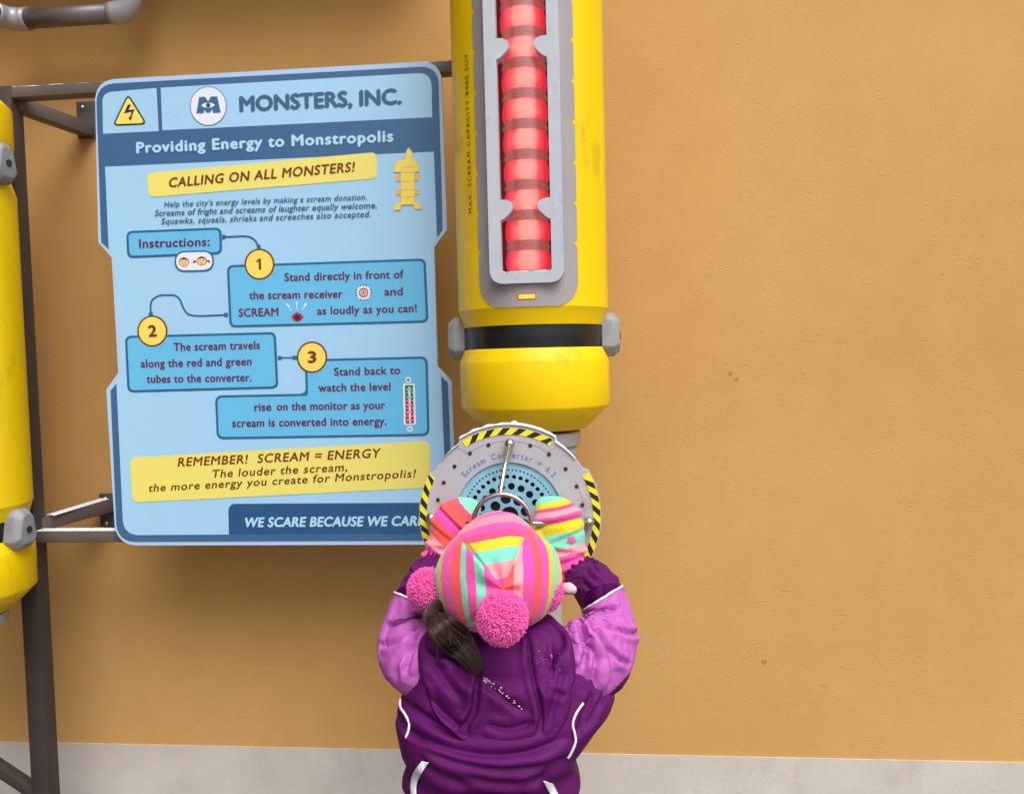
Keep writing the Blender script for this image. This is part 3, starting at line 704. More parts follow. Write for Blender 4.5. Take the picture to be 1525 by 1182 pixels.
ib1 = step_box('instruction_box', [(337.8, 395), (634, 385), (638.4, 480.5), (342, 488)], 9, [('Stand directly in front of', (424, 418.7), (601, 414), 11.6, 0.018, 0, 1.05), ('the scream receiver', (371.5, 445.5), (510, 443.2), 11.6, 0.018, 0, 1.05),
     ('and', (572.5, 440), (599.5, 439.5), 11.6, 0.018), ('SCREAM', (356, 471.5), (414.5, 470), 11.6, 0.018, 0, 1.05), ('as loudly as you can!', (472.7, 468.5), (620.5, 464.5), 11.6, 0.018, 0, 1.05)])
step_box('instruction_box', [(186, 500), (411, 494.3), (415, 578.5), (190.3, 584.6)], 9, [('The scream travels', (259, 522.4), (387, 519.4), 11.6, 0.018, 0, 1.05), ('along the red and green', (210, 547.2), (374.6, 543.6), 11.6, 0.018, 0, 1.05), ('tubes to the converter.', (218.8, 570), (374.6, 567.5), 11.6, 0.018, 0, 1.05)])
ib3 = step_box('instruction_box', [(454, 535), (637, 530.5), (640, 649), (323, 654.2), (320.3, 588.6), (455.5, 586)], [6, 10, 10, 10, 10, 8], [('Stand back to', (498, 559.2), (596, 556.6), 11.6, 0.018, 0, 1.05), ('watch the level', (474.5, 583), (581.4, 581), 11.6, 0.018, 0, 1.05),
     ('rise', (379.4, 611.8), (403.9, 611.2), 11.6, 0.018), ('on the monitor as your', (412.6, 610.9), (573.3, 608.7), 11.6, 0.018, 0, 1.05), ('scream is converted into energy.', (346.2, 635.6), (575.5, 632.5), 11.6, 0.018, 0, 1.05)])
def line(name, pts, wid, m, lay, parent, n=40, smooth=True):
    P = catmull(pts, n) if smooth else np.array(pts, float); T = np.gradient(P, axis=0); T /= np.linalg.norm(T, axis=1)[:, None]; N_ = np.stack([-T[:, 1], T[:, 0]], 1)
    loops = [[P[i]+N_[i]*wid/2, P[i+1]+N_[i+1]*wid/2, P[i+1]-N_[i+1]*wid/2, P[i]-N_[i]*wid/2] for i in range(len(P)-1)]
    return sheet(name, loops, lay, m, parent)
cn = line('connector', [(331, 353.2), (345, 352.8), (364, 352), (375, 354.5), (382, 361), (385.3, 371)], 3, S_line, 3, sg)
sheet('connector_end', [[(331, 349.5), (336, 350), (336, 356), (331, 357)], [(382, 364), (388, 364), (389, 371), (383, 371)]], 4, S_line, cn)
cn = line('connector', [(225.2, 468), (224.5, 456), (227.5, 446.5), (238, 440.3), (250, 439.6), (260, 440), (268, 446), (273.5, 459), (281, 468), (295, 470.4), (318, 469.8), (339, 469)], 2.8, S_line, 3, sg, 60)
sheet('connector_end', [[(222, 465), (228, 465), (228, 471), (222, 471)], [(334, 466), (340, 466), (340, 472), (334, 472)]], 4, S_line, cn)
cn = line('connector', [(414, 533), (422, 532.8), (434, 532.6), (443, 532.4)], 2.4, S_line, 3, sg)
sheet('connector_end', [[(414, 530), (419.5, 530), (419.5, 536), (414, 536)], [(436, 529.5), (442.5, 529.5), (442.5, 535.5), (436, 535.5)]], 4, S_line, cn)
for (x, y, r, d, dw, dx) in ((386.8, 393.6, 22.3, '1', 9, -0.6), (227.4, 493, 22.5, '2', 11, 0), (465, 531.8, 22.6, '3', 11, 0)):
    o = sheet('number_badge', [ellipse(x, y, r, r*1.04, 48)], 5, S_brown, sg); sheet('badge_field', [ellipse(x, y, r-2.4, (r-2.4)*1.04, 48)], 6, S_badge, o)
    if d == '1': sheet('numeral', [[(x-4.6, y-4.6), (x-4.2, y-2.2), (x-1.2, y-4.4), (x-0.9, y+8.2), (x+2.6, y+8.1), (x+2.3, y-8.6), (x-0.4, y-8.5)]], 7, S_brown, o)
    else: lettering([(d, (x-dw/2+dx, y+8), (x+dw/2+dx, y+7.7), 16, 0.03)], S_brown, o, 'numeral', 7)
# pill with two little smiling faces
o = sheet('face_pill', [rpoly([(260.2, 374.2), (318.8, 372.8), (319.2, 404), (260.8, 405.4)], 14)], 5, S_line, sg)
sheet('pill_field', [rpoly([(262.6, 376.6), (316.4, 375.2), (316.8, 401.6), (263.2, 403)], 12)], 6, S_white, o)
fc = sheet('face_icon', [ellipse(274.5, 390.5, 7.6, 6.8, 24), ellipse(301, 388.8, 7.6, 6.6, 24)], 7, S_brown, o)
sheet('face_skin', [ellipse(274.5, 391, 6.6, 5.6, 24), ellipse(301, 389.2, 6.6, 5.4, 24)], 8, S_skin, fc)
sheet('face_lines', [[(268, 388), (274.5, 383), (281, 388), (278, 386.6), (271, 386.6)], ellipse(272, 390, .8, 1, 8), ellipse(277, 390, .8, 1, 8), [(271.5, 392.6), (274.5, 394.6), (277.5, 392.6), (274.5, 393.6)],
    [(294.8, 386.5), (301, 381.8), (307.2, 386.2), (304, 385), (298, 385)], ellipse(298.6, 388.2, .8, 1, 8), ellipse(303.5, 388, .8, 1, 8), [(298, 391), (301, 393), (304, 390.8), (301, 392)],
    [(293.6, 389), (290, 387.6), (287.6, 391.5), (290.5, 391.3)], [(308.4, 388.4), (311.5, 387), (314.2, 390.8), (311.3, 390.5)]], 9, S_brown, fc)
# warning triangle
o = sheet('warning_triangle', [rpoly([(191.2, 139.2), (220, 185.8), (167.5, 188.2)], 5)], 5, S_ink, sg)
sheet('triangle_field', [rpoly(inset([(191.2, 139.2), (220, 185.8), (167.5, 188.2)], 2.3), 3)], 6, S_tri, o)
z1 = lambda L: [(130+x/4.926, 90+y/4.926) for x, y in L]
sheet('lightning_bolt', [z1([(302, 327), (327, 327), (303, 366), (350, 362), (326, 420), (336, 420), (316, 446), (306, 418), (316, 420), (330, 378), (272, 393)])], 7, S_ink, o)
# round company mark
o = sheet('round_emblem', [ellipse(310.7, 158.6, 27.4, 29.3, 56)], 5, S_title, sg); sheet('emblem_field', [ellipse(310.7, 158.6, 26.3, 28.2, 56)], 6, S_white, o)
sheet('emblem_letter', [z1([(824, 272), (868, 270), (889, 304), (908, 268), (956, 267), (982, 386), (926, 390), (920, 362), (896, 393), (889, 383), (880, 393), (862, 366), (856, 391), (803, 393)])], 7, S_dark, o)
sheet('emblem_eye', [z1([(838, 333), (860, 318), (889, 312), (918, 316), (941, 330), (918, 347), (889, 352), (860, 348)])], 8, S_white, o)
sheet('emblem_iris', [[(310.7+3.4*math.cos(t), 157.4+3.6*math.sin(t)) for t in np.linspace(0, 6.283, 25)[:-1]]], 9, S_dark, o); sheet('emblem_pupil', [ellipse(310.9, 157.6, 1.7, 1.9, 16)], 10, S_ink, o)
# receiver icon
o = sheet('receiver_icon', [ellipse(541.8, 435.8, 10.8, 11, 40)], 5, S_white, sg)
sheet('icon_ticks', [[(541.8+r_*math.cos(R(a+d)), 435.8+r_*math.sin(R(a+d))) for r_, d in ((12.2, -5), (12.2, 5), (10.3, 5), (10.3, -5))] for a in [q+e for q in (0, 90, 180, 270) for e in (-22, 0, 22)]], 6, S_ink, o)
rg_ = lambda r1, r2, n=28: [[(541.8+r*math.cos(2*math.pi*(i+j)/n), 435.8+r*math.sin(2*math.pi*(i+j)/n)) for r, j in ((r1, 0), (r1, 1), (r2, 1), (r2, 0))] for i in range(n)]
sheet('icon_ring', rg_(7, 5.4)+rg_(4, 3.1)+[ellipse(541.8, 435.8, 1.7, None, 12)], 7, S_red, o)
# mouth icon with three shout marks
z4 = lambda L: [(400+x/4.378, 320+y/4.378) for x, y in L]
o = sheet('mouth_icon', [z4([(187, 627), (196, 640), (212, 642), (230, 668), (212, 690), (188, 698), (164, 690), (149, 666), (164, 645), (178, 640)])], 5, S_red, sg)
sheet('mouth_gap', [z4([(188, 648), (203, 655), (208, 678), (190, 690), (170, 678), (174, 655)])], 6, S_ink, o)
sheet('shout_marks', [z4([(112, 580), (126, 577), (142, 603), (136, 607)]), z4([(179, 566), (191, 566), (188, 598), (182, 598)]), z4([(240, 574), (256, 578), (234, 603), (228, 599)]), ellipse(433, 461, 1.1, None, 10), ellipse(442.4, 458.8, 1.1, None, 10), ellipse(451.2, 459.8, 1.1, None, 10)], 5, S_white, o)
# level gauge icon
z6 = lambda L: [(400+x/4.378, 560+y/4.378) for x, y in L]
o = sheet('gauge_icon', [rpoly(z6([(876, 47), (954, 47), (962, 316), (882, 318)]), 2.5), ellipse(608.2, 565.3, 4.4, 4.4, 20), ellipse(610.8, 638.2, 4.4, 4.2, 20)], 5, S_white, sg)
sheet('gauge_cells', [z6([(890, 58), (943, 58), (944, 104), (891, 106)]), z6([(891, 109), (944, 108), (945, 156), (892, 158)])], 6, S_green, o)
sheet('gauge_cells', [z6([(893, 161+i*50), (945+i, 160+i*50), (946+i, 206+i*50), (894+i, 208+i*50)]) for i in range(3)], 6, S_red, o)
sheet('gauge_marks', [z6([(912, 70), (924, 70), (930, 304), (918, 304)])]+[z6([(902, 84+i*49.5), (936, 83+i*49.5), (936, 90+i*49.5), (902, 91+i*49.5)]) for i in range(5)], 7, S_white, o)
sheet('gauge_signs', [[(605.7, 564.8), (610.7, 564.6), (610.7, 565.9), (605.7, 566.1)], [(607.5, 562.9), (608.8, 562.9), (608.9, 567.8), (607.6, 567.8)], [(608.4, 637.7), (613.2, 637.5), (613.2, 638.8), (608.4, 639)]], 7, S_brown, o)
# plain stepped tower emblem in yellow outline
z2 = lambda L: [(390+x/4.728, 80+y/4.728) for x, y in L]
tw = [(1015, 690), (1035, 660), (1060, 690), (1058, 735), (1085, 750), (1108, 795), (1110, 835), (1080, 838), (1082, 1045), (1118, 1052), (1126, 1098), (1080, 1098), (1066, 1065), (986, 1068), (974, 1104), (930, 1106), (938, 1050), (976, 1042), (978, 838), (930, 838), (934, 790), (962, 750), (1012, 740)]
o = sheet('tower_emblem', [z2(tw)], 6, S_orange, sg); sheet('emblem_fill', [inset(z2(tw), 0.9)], 7, S_badge, o)
sheet('emblem_brackets', [z2([(978, y), (946, y-6), (948, y+38), (978, y+34)]) for y in (862, 960)]+[z2([(1082, y-2), (1108, y-8), (1106, y+34), (1082, y+30)]) for y in (862, 960)], 6, S_orange, o)
sheet('emblem_lines', [z2([(978, y), (1082, y-4), (1082, y), (978, y+4)]) for y in (800, 836, 900, 960, 1010)], 8, S_orange, o)
#@@ENDSIGN
#@@CHILD0
# ------------------------------------------------------------------ the child
HY = 1.13                                                          # distance of the child's spine at the hips
kid = empty('person', (at(735, 1182, HY)[0], HY, GZ), 'small child in purple snow jacket, striped hat and mittens, face pressed to the round receiver', 'person')
J_pur = mat('jacket_purple', rgb(86, 7, 88), 0.7, bump=0.30, bscale=75, bdist=0.0022, var=0.05, vscale=14, spec=0.25)
J_vio = mat('jacket_violet', rgb(184, 95, 178), 0.7, bump=0.30, bscale=75, bdist=0.0022, var=0.04, vscale=14, spec=0.25)
J_pipe = mat('piping_white', rgb(236, 226, 240), 0.5)
J_refl = mat('reflective_strip', rgb(232, 234, 240), 0.35, var=0.05, vscale=60)
M_pom = mat('pompom_pink', rgb(250, 96, 190), 0.85, sheen=0.4, var=0.14, vscale=220)
M_hair = mat('dark_brown_hair', rgb(58, 38, 30), 0.38, var=0.35, vscale=150, spec=0.6)
M_skin = mat('skin', rgb(226, 172, 146), 0.5)
M_boot = mat('boot_dark', rgb(50, 36, 60), 0.6)
def vn(p, s, off=0.0): return mnoise.noise(Vector((p[0]*s+off, p[1]*s+off*1.7, p[2]*s-off)))
def fleece(name, stripes, axis_wobble=1.0):
    """soft striped knit: stripes run along the local coordinate stored in the 'stripe' attribute"""
    m = bpy.data.materials.new(name); m.use_nodes = True; n = m.node_tree.nodes; l = m.node_tree.links; p = n['Principled BSDF']
    p.inputs['Roughness'].default_value = 0.92; p.inputs['Sheen Weight'].default_value = 0.35; p.inputs['Specular IOR Level'].default_value = 0.15
    at_ = n.new('ShaderNodeAttribute'); at_.attribute_name = 'stripe'
    tc = n.new('ShaderNodeTexCoord'); t = n.new('ShaderNodeTexNoise'); t.inputs['Scale'].default_value = 160; l.new(tc.outputs['Object'], t.inputs['Vector'])
    t2 = n.new('ShaderNodeTexNoise'); t2.inputs['Scale'].default_value = 30; l.new(tc.outputs['Object'], t2.inputs['Vector'])
    def ma(op, a, b):
        q = n.new('ShaderNodeMath'); q.operation = op
        for i, v in enumerate((a, b)):
            if isinstance(v, (int, float)): q.inputs[i].default_value = v
            else: l.new(v, q.inputs[i])
        return q.outputs[0]
    s = ma('ADD', at_.outputs['Fac'], ma('ADD', ma('MULTIPLY', ma('SUBTRACT', t.outputs[0], 0.5), 0.03*axis_wobble), ma('MULTIPLY', ma('SUBTRACT', t2.outputs[0], 0.5), 0.04*axis_wobble)))
    cr = n.new('ShaderNodeValToRGB'); cr.color_ramp.interpolation = 'CONSTANT'; l.new(s, cr.inputs[0]); el = cr.color_ramp.elements
    el[0].position = 0.0; el[0].color = stripes[0][1]; el[1].position = stripes[1][0]; el[1].color = stripes[1][1]
    for pos, c in stripes[2:]: e = el.new(pos); e.color = c
    f = ma('ADD', ma('MULTIPLY', t.outputs[0], 0.30), 0.86)
    mx = n.new('ShaderNodeMix'); mx.data_type = 'RGBA'; mx.blend_type = 'MULTIPLY'; mx.inputs[0].default_value = 1
    l.new(cr.outputs[0], mx.inputs[6]); l.new(f, mx.inputs[7]); l.new(mx.outputs[2], p.inputs['Base Color'])
    b = n.new('ShaderNodeBump'); b.inputs['Strength'].default_value = 0.35; b.inputs['Distance'].default_value = 0.0015
    l.new(t.outputs[0], b.inputs['Height']); l.new(b.outputs[0], p.inputs['Normal']); return m
c_pk = rgb(250, 132, 158); c_mg = rgb(238, 78, 164); c_co = rgb(250, 84, 82); c_ye = rgb(206, 192, 42); c_mi = rgb(122, 208, 182); c_hp = rgb(244, 74, 120); c_lp = rgb(248, 150, 160)

def grid_mesh(V, nu, nv, close_u=True, cap0=False, cap1=False):
    """V: nv rows of nu points"""
    Fc = []
    for j in range(nv-1):
        for i in range(nu if close_u else nu-1):
            i2 = (i+1) % nu; Fc.append((j*nu+i, j*nu+i2, (j+1)*nu+i2, (j+1)*nu+i))
    if cap0: Fc.append(tuple(range(nu))[::-1])
    if cap1: Fc.append(tuple((nv-1)*nu+i for i in range(nu)))
    me = pymesh(V, Fc); recalc(me); return me
def setattr_(me, vals):
    a = me.attributes.new('stripe', 'FLOAT', 'POINT'); a.data.foreach_set('value', np.asarray(vals, dtype=np.float32))
# --- crease strokes: lines along which the cloth is drawn in, given as photo measurements on the side we see
def stroke_field(px, strokes):
    """px: n x 2 projected positions; returns displacement (m, outward positive)"""
    d = np.zeros(len(px))
    for pts, wpx, dep in strokes:
        P = catmull(pts, 24); best = np.full(len(px), 1e9); side = np.zeros(len(px)); tt = np.zeros(len(px))
        for i in range(len(P)-1):
            a, b = P[i], P[i+1]; ab = b-a; L2 = ab @ ab+1e-9; t = np.clip(((px-a) @ ab)/L2, 0, 1); q = a+t[:, None]*ab; v = px-q
            dist = np.hypot(v[:, 0], v[:, 1]); s = np.sign(ab[0]*v[:, 1]-ab[1]*v[:, 0]); up = dist < best
            best[up] = dist[up]; side[up] = s[up]; tt[up] = (i+t[up])/(len(P)-1)
        fade = np.clip(np.minimum(tt, 1-tt)*5, 0.0, 1)
        x = best/wpx*side; d += fade*dep*(-np.exp(-(best/wpx*2.2)**2)+0.55*np.exp(-((x-1.0)/0.75)**2)+0.35*np.exp(-((x+1.1)/0.7)**2))
    return d
def displace(V, nu, nv, strokes=(), noise_amp=0.0, nscale=18, stretch=(1, 1, 1), seed=0.0, wind=1):
    """push grid vertices along their normals: traced creases where they face the camera plus soft crumple"""
    G = np.array(V).reshape(nv, nu, 3); du = np.roll(G, -1, 1)-np.roll(G, 1, 1); dv = np.gradient(G, axis=0); N_ = np.cross(du, dv)
    N_ /= np.linalg.norm(N_, axis=2)[..., None]+1e-12
    c = G.mean(1, keepdims=True); sgn = np.sign(((G-c)*N_).sum(2).mean()); N_ *= sgn
    P = G.reshape(-1, 3); Nn = N_.reshape(-1, 3); d = np.zeros(len(P))
    if len(strokes):
        face = ((EYE-P)*Nn).sum(1) > -0.02*np.linalg.norm(EYE-P, axis=1); f = stroke_field(prj(P), strokes); d += np.where(face, f, 0)
    if noise_amp:
        st = np.array(stretch); e = np.zeros(len(P))
        for i, p in enumerate(P):
            q = p*st; e[i] = 0.6*(1-2*abs(mnoise.noise(Vector(q*nscale)+Vector((seed, 0, seed)))))+0.5*mnoise.noise(Vector(q*nscale*2.3)+Vector((0, seed, 3)))
        d += noise_amp*(e-e.mean())
    return P+Nn*d[:, None]
# --- garment base shapes: torso sections measured on the photo rows, sleeves along the arms, hood on the back
rows = [(1395, 608, 868, 1.12, .085), (1300, 604, 868, 1.12, .088), (1230, 600, 868, 1.125, .09), (1182, 601, 866, 1.13, .092), (1145, 603, 864, 1.13, .093), (1110, 606, 862, 1.13, .094), (1085, 599, 871, 1.13, .096), (1058, 593, 890, 1.13, .097),
        (1032, 594, 912, 1.14, .096), (1006, 602, 912, 1.145, .093), (985, 612, 890, 1.14, .095), (975, 618, 876, 1.15, .082), (950, 640, 852, 1.165, .064), (930, 664, 832, 1.18, .048), (912, 690, 806, 1.19, .042), (898, 705, 786, 1.195, .04)]
def torso_base(NU, NV, off=0.0):
    keys = []
    for (y, xl, xr, Yc, dp) in rows:
        a = at(xl, y, Yc); b = at(xr, y, Yc); keys.append(((a[0]+b[0])/2, Yc, (a[2]+b[2])/2, (b[0]-a[0])/2*0.965, dp))
    keys = catmull(keys, NV); V = []; e = 2/2.5
    for (x, y, z, hw, dp) in keys:
        for i in range(NU):
            th = 2*math.pi*i/NU; c, s = math.cos(th), math.sin(th); V.append((x+(hw+off)*math.copysign(abs(c)**e, c), y+(dp+off)*math.copysign(abs(s)**e, s), z))
    return np.array(V), keys
def back_Y(px, py, keys):
    zs = np.array([k_[2] for k_ in keys]); p = at(px, py, 1.05); j = int(np.argmin(abs(zs-p[2]))); x, y, z, hw, dp = keys[j]
    t = min(0.985, abs(p[0]-x)/hw); return y-dp*(1-t**2.5)**(1/2.5)
PXM = 1.15/F
SLEEVE = {1: [((800, 985, 1.145), 60, .055), ((838, 984, 1.14), 60, .062), ((868, 980, 1.148), 64, .066), ((895, 963, 1.17), 60, .064), ((913, 942, 1.192), 50, .058), ((912, 918, 1.206), 42, .052), ((905, 902, 1.214), 38, .049), ((898, 890, 1.218), 35, .047)],
          -1: [((690, 985, 1.145), 58, .055), ((655, 986, 1.14), 58, .06), ((630, 978, 1.15), 57, .062), ((612, 960, 1.175), 51, .06), ((603, 938, 1.195), 41, .055), ((605, 915, 1.208), 34, .05), ((609, 902, 1.214), 31, .047), ((613, 892, 1.218), 29, .045)]}
CUFF = {1: [((900, 894, 1.217), 35, .046), ((894, 884, 1.228), 37, .048), ((887, 873, 1.248), 36, .046), ((880, 863, 1.275), 31, .041), ((873, 854, 1.305), 26, .035), ((867, 847, 1.335), 23, .029)],
        -1: [((611, 895, 1.217), 27, .044), ((616, 884, 1.228), 28, .046), ((623, 872, 1.248), 29, .044), ((631, 858, 1.275), 27, .040), ((639, 845, 1.305), 22, .033), ((646, 834, 1.335), 18, .027)]}
def arm_base(ctrl, NU, NV, off=0.0):
    C = catmull([at(*c_[0]) for c_ in ctrl], NV); Rr = catmull([[c_[1]*PXM, c_[2]] for c_ in ctrl], NV); T = np.gradient(C, axis=0); T /= np.linalg.norm(T, axis=1)[:, None]
    ref = np.array([0, -1.0, 0]); V = []
    for j in range(NV):
        n_ = ref-T[j]*(ref @ T[j]); n_ /= np.linalg.norm(n_); b = np.cross(T[j], n_)
        for i in range(NU):
            a = 2*math.pi*i/NU; V.append(C[j]+n_*math.cos(a)*(Rr[j][1]+off)+b*math.sin(a)*(Rr[j][0]+off))
    return np.array(V)
def hood_base(hn, hm):
    hr = [(912, 684, 812), (926, 652, 830), (942, 632, 846), (960, 622, 853), (985, 620, 857), (1008, 624, 857), (1028, 632, 852), (1060, 644, 849), (1085, 664, 838), (1106, 690, 820), (1119, 722, 788)]
    keys = torso_base(8, 150)[1]; hr = catmull(hr, hm); V = []
    SV = np.vstack([arm_base(SLEEVE[q], 72, 72) for q in (1, -1)]); SP = prj(SV)
    for j, (y, xl, xr) in enumerate(hr):
        t = j/(hm-1)
        for i in range(hn):
            s = -1+2*i/(hn-1); px = (xl+xr)/2+(xr-xl)/2*s
            rim = (max(0, 1-abs(s)**2.6))**0.7; low = 1-max(0, (t-0.42)/0.58)**1.7
            h = (0.003+0.024*math.sin(math.pi*min(1, t*0.78+0.02)))*rim*max(0.0, low)**0.8; Y = back_Y(px, y, keys)
            near = np.hypot(SP[:, 0]-px, SP[:, 1]-y) < 6
            if near.any(): Y = min(Y, SV[near, 1].min()-0.001)
            V.append(at(px, y, Y-h-0.0015))
    G = np.array(V).reshape(hm, hn, 3)
    for _ in range(3):                                           # even out the steps between torso and sleeves
        G[1:-1, 1:-1] = (G[1:-1, 1:-1]*2+G[:-2, 1:-1]+G[2:, 1:-1]+G[1:-1, :-2]+G[1:-1, 2:])/6
    G[:, 0, 1] += 0.006; G[:, -1, 1] += 0.006; G[0, :, 1] += 0.012; G[-1, :, 1] += 0.006
    return G.reshape(-1, 3)
GRID = {'torso': (72, 64, True), 'hood': (46, 38, False), 'sleeve_r': (60, 56, True), 'sleeve_l': (60, 56, True), 'cuff_r': (52, 34, True), 'cuff_l': (52, 34, True)}
def garment_base(k_, off=0.0):
    nu, nv, _ = GRID[k_]
    if k_ == 'torso': return torso_base(nu, nv, off)[0]
    if k_ == 'hood': return hood_base(nu, nv)
    return arm_base((SLEEVE if k_[0] == 's' else CUFF)[1 if k_[-1] == 'r' else -1], nu, nv, off)
#@@SIMCUT
FOLD = {}; BLUR = {'torso': 2, 'hood': 2, 'sleeve_r': 1, 'sleeve_l': 1, 'cuff_r': 1, 'cuff_l': 1}
#@@DRAPE0
# --- let the cloth settle: each garment piece is a little too big for what is under it and wrinkles by itself
DRAPE = {'torso': (-.05, -.010, 0.0, 6.0, 26), 'sleeve_r': (-.20, -.020, 0.5, 4.0, 30), 'sleeve_l': (-.20, -.020, 0.5, 4.0, 30), 'hood': (-.06, 0, 0, 4.0, 22), 'cuff_r': (-.14, -.008, 0.4, 1.5, 22), 'cuff_l': (-.14, -.008, 0.4, 1.5, 22)}
def drape(k_):
    shrink, off, press, bend, frames = DRAPE[k_]; nu, nv, cyc = GRID[k_]; V = garment_base(k_)
    def mk(W, cap, u=nu, v=nv, c=cyc):
        o = bpy.data.objects.new('settling', grid_mesh(W, u, v, c, cap, cap)); COL.objects.link(o); return o
    col = mk(torso_base(100, 92, -.012)[0], True, 100, 92, True) if k_ == 'hood' else mk(garment_base(k_, off), True)
    col.modifiers.new('c', 'COLLISION'); col.collision.thickness_outer = 0.002; col.collision.cloth_friction = 8
    o = mk(V+np.random.default_rng(5).normal(0, 0.0004, V.shape), False); vg = o.vertex_groups.new(name='pin')
    pin = lambda i, j: (i in (0, nu-1) or j <= 1 or j == nv-1) if k_ == 'hood' else (j <= 1 or j >= nv-2)
    vg.add([j*nu+i for j in range(nv) for i in range(nu) if pin(i, j)], 1.0, 'REPLACE')
    if k_ != 'torso':
        vs_ = o.vertex_groups.new(name='slack')
        for j in range(nv):
            for i in range(nu): vs_.add([j*nu+i], (max(0.0, 1-abs(2*i/(nu-1)-1)**3) if k_ == 'hood' else 1.0)*(1.0 if k_[0] == 'c' else max(0.0, 1-abs(2*j/(nv-1)-1)**4) if k_ == 'hood' else min(1.0, max(0.0, (j/(nv-1)-.12)/.25))), 'REPLACE')
    m = o.modifiers.new('cloth', 'CLOTH'); s = m.settings; s.vertex_group_mass = 'pin'; s.pin_stiffness = 1; s.mass = 0.15; s.quality = 8
    s.shrink_min = s.shrink_max = shrink; s.tension_stiffness = s.compression_stiffness = 25; s.shear_stiffness = 8; s.bending_stiffness = bend; s.air_damping = 2
    s.tension_damping = s.compression_damping = 8; s.bending_damping = 0.6
    if k_ != 'torso': s.vertex_group_shrink = 'slack'; s.shrink_min = 0.0
    if press: s.use_pressure = True; s.uniform_pressure_force = press
    m.collision_settings.distance_min = 0.002; m.collision_settings.collision_quality = 3
    for f_ in range(1, frames+1): SC.frame_set(f_)
    ev = o.evaluated_get(bpy.context.evaluated_depsgraph_get()); me = ev.to_mesh(); D = np.array([v.co[:] for v in me.vertices])-V; ev.to_mesh_clear()
    if not np.isfinite(D).all() or abs(D).max() > 0.08: D = np.zeros_like(V)
    for q in (o, col): me = q.data; bpy.data.objects.remove(q); bpy.data.meshes.remove(me)
    SC.frame_set(1); FOLD[k_] = D
for k_ in DRAPE: drape(k_)
#@@DRAPE1
def folded(k_):
    """the draped shape of a garment piece: base plus stored displacements, refined to twice the grid"""
    nu, nv, cyc = GRID[k_]; V = garment_base(k_)
    if k_ in FOLD:
        D = FOLD[k_].reshape(nv, nu, 3)
        for _ in range(BLUR.get(k_, 1)):                         # cloth this thick keeps no tiny ripples
            g2 = np.concatenate([D[:, -1:], D, D[:, :1]], 1) if cyc else np.pad(D, ((0, 0), (1, 1), (0, 0)), mode='edge'); g2 = np.pad(g2, ((1, 1), (0, 0), (0, 0)), mode='edge')
            D = (g2[:-2, 1:-1]+g2[2:, 1:-1]+g2[1:-1, :-2]+g2[1:-1, 2:]+4*D)/8
        V = V+D.reshape(-1, 3)
    G = V.reshape(nv, nu, 3); G = np.stack([catmull(r_, nu*3 if cyc else nu*3-2, cyc) for r_ in G]); G = np.stack([catmull(G[:, i], nv*3-2) for i in range(G.shape[1])], 1)
    return G.reshape(-1, 3), G.shape[1], G.shape[0]
P, NU, NV = folded('torso')
tor_strokes = [([(606, 1080), (650, 1108), (720, 1124), (790, 1119), (846, 1094)], 13, .008), ([(604, 1104), (680, 1134), (760, 1144), (850, 1128)], 11, .006), ([(598, 1040), (640, 1072), (690, 1102)], 12, .007), ([(884, 1030), (870, 1062), (858, 1100)], 10, .006),
    ([(622, 1118), (650, 1150), (704, 1172)], 14, .005), ([(850, 1122), (806, 1152), (772, 1180)], 14, .005), ([(690, 1152), (744, 1166), (826, 1158)], 13, .004), ([(912, 1020), (890, 1050), (872, 1085)], 9, .005), ([(596, 1062), (612, 1090), (640, 1112)], 9, .005), ([(700, 1180), (742, 1186), (800, 1184)], 12, .004)]
P = displace(P, NU, NV, tor_strokes)
TORSO_P = P
jacket = link_mesh('jacket', grid_mesh(P, NU, NV, True, True, True), J_pur, kid)
V, hn, hm = folded('hood')
def settle_hood():
    """lift the hood clear of the sleeves and the back it lies on"""
    global V
    OV = np.vstack([folded('sleeve_r')[0], folded('sleeve_l')[0], TORSO_P]); OP = prj(OV); front = OV[:, 1] < 1.16; OV = OV[front]; OP = OP[front]
    HPX_ = prj(V); need = np.zeros(len(V))
    for i, q in enumerate(HPX_):
        m_ = (abs(OP[:, 0]-q[0]) < 4) & (abs(OP[:, 1]-q[1]) < 4)
        if m_.any(): need[i] = max(0, V[i, 1]-OV[m_, 1].min()+0.002)
    G = need.reshape(hm, hn)
    for _ in range(14):
        g2 = np.pad(G, 1, mode='edge'); sm = (g2[:-2, 1:-1]+g2[2:, 1:-1]+g2[1:-1, :-2]+g2[1:-1, 2:]+2*G)/6; G = np.maximum(sm, need.reshape(hm, hn))
    for _ in range(8): g2 = np.pad(G, 1, mode='edge'); G = (g2[:-2, 1:-1]+g2[2:, 1:-1]+g2[1:-1, :-2]+g2[1:-1, 2:]+2*G)/6
    G = G+0.0012
    d = (V-EYE); d /= d[:, 1:2]; V = V-d*G.reshape(-1, 1)
settle_hood()
hood_strokes = [([(784, 940), (788, 975), (792, 1000), (806, 1065), (799, 1100)], 8, .008), ([(716, 985), (710, 1020), (706, 1056), (694, 1078), (684, 1096)], 9, .012), ([(640, 975), (662, 1010), (690, 1046)], 15, .006), ([(716, 1012), (750, 1040), (782, 1058)], 12, .005),
    ([(664, 962), (688, 998), (704, 1024)], 12, .006), ([(636, 1034), (664, 1064), (700, 1092)], 11, .006), ([(722, 1078), (756, 1086), (796, 1074)], 11, .005), ([(838, 990), (828, 1036), (812, 1084)], 12, .006), ([(818, 950), (822, 990), (818, 1036)], 11, .005), ([(800, 1010), (822, 1030), (846, 1036)], 9, .004)]
tow = (EYE-V); tow /= np.linalg.norm(tow, axis=1)[:, None]
V = V+tow*stroke_field(prj(V), hood_strokes)[:, None]
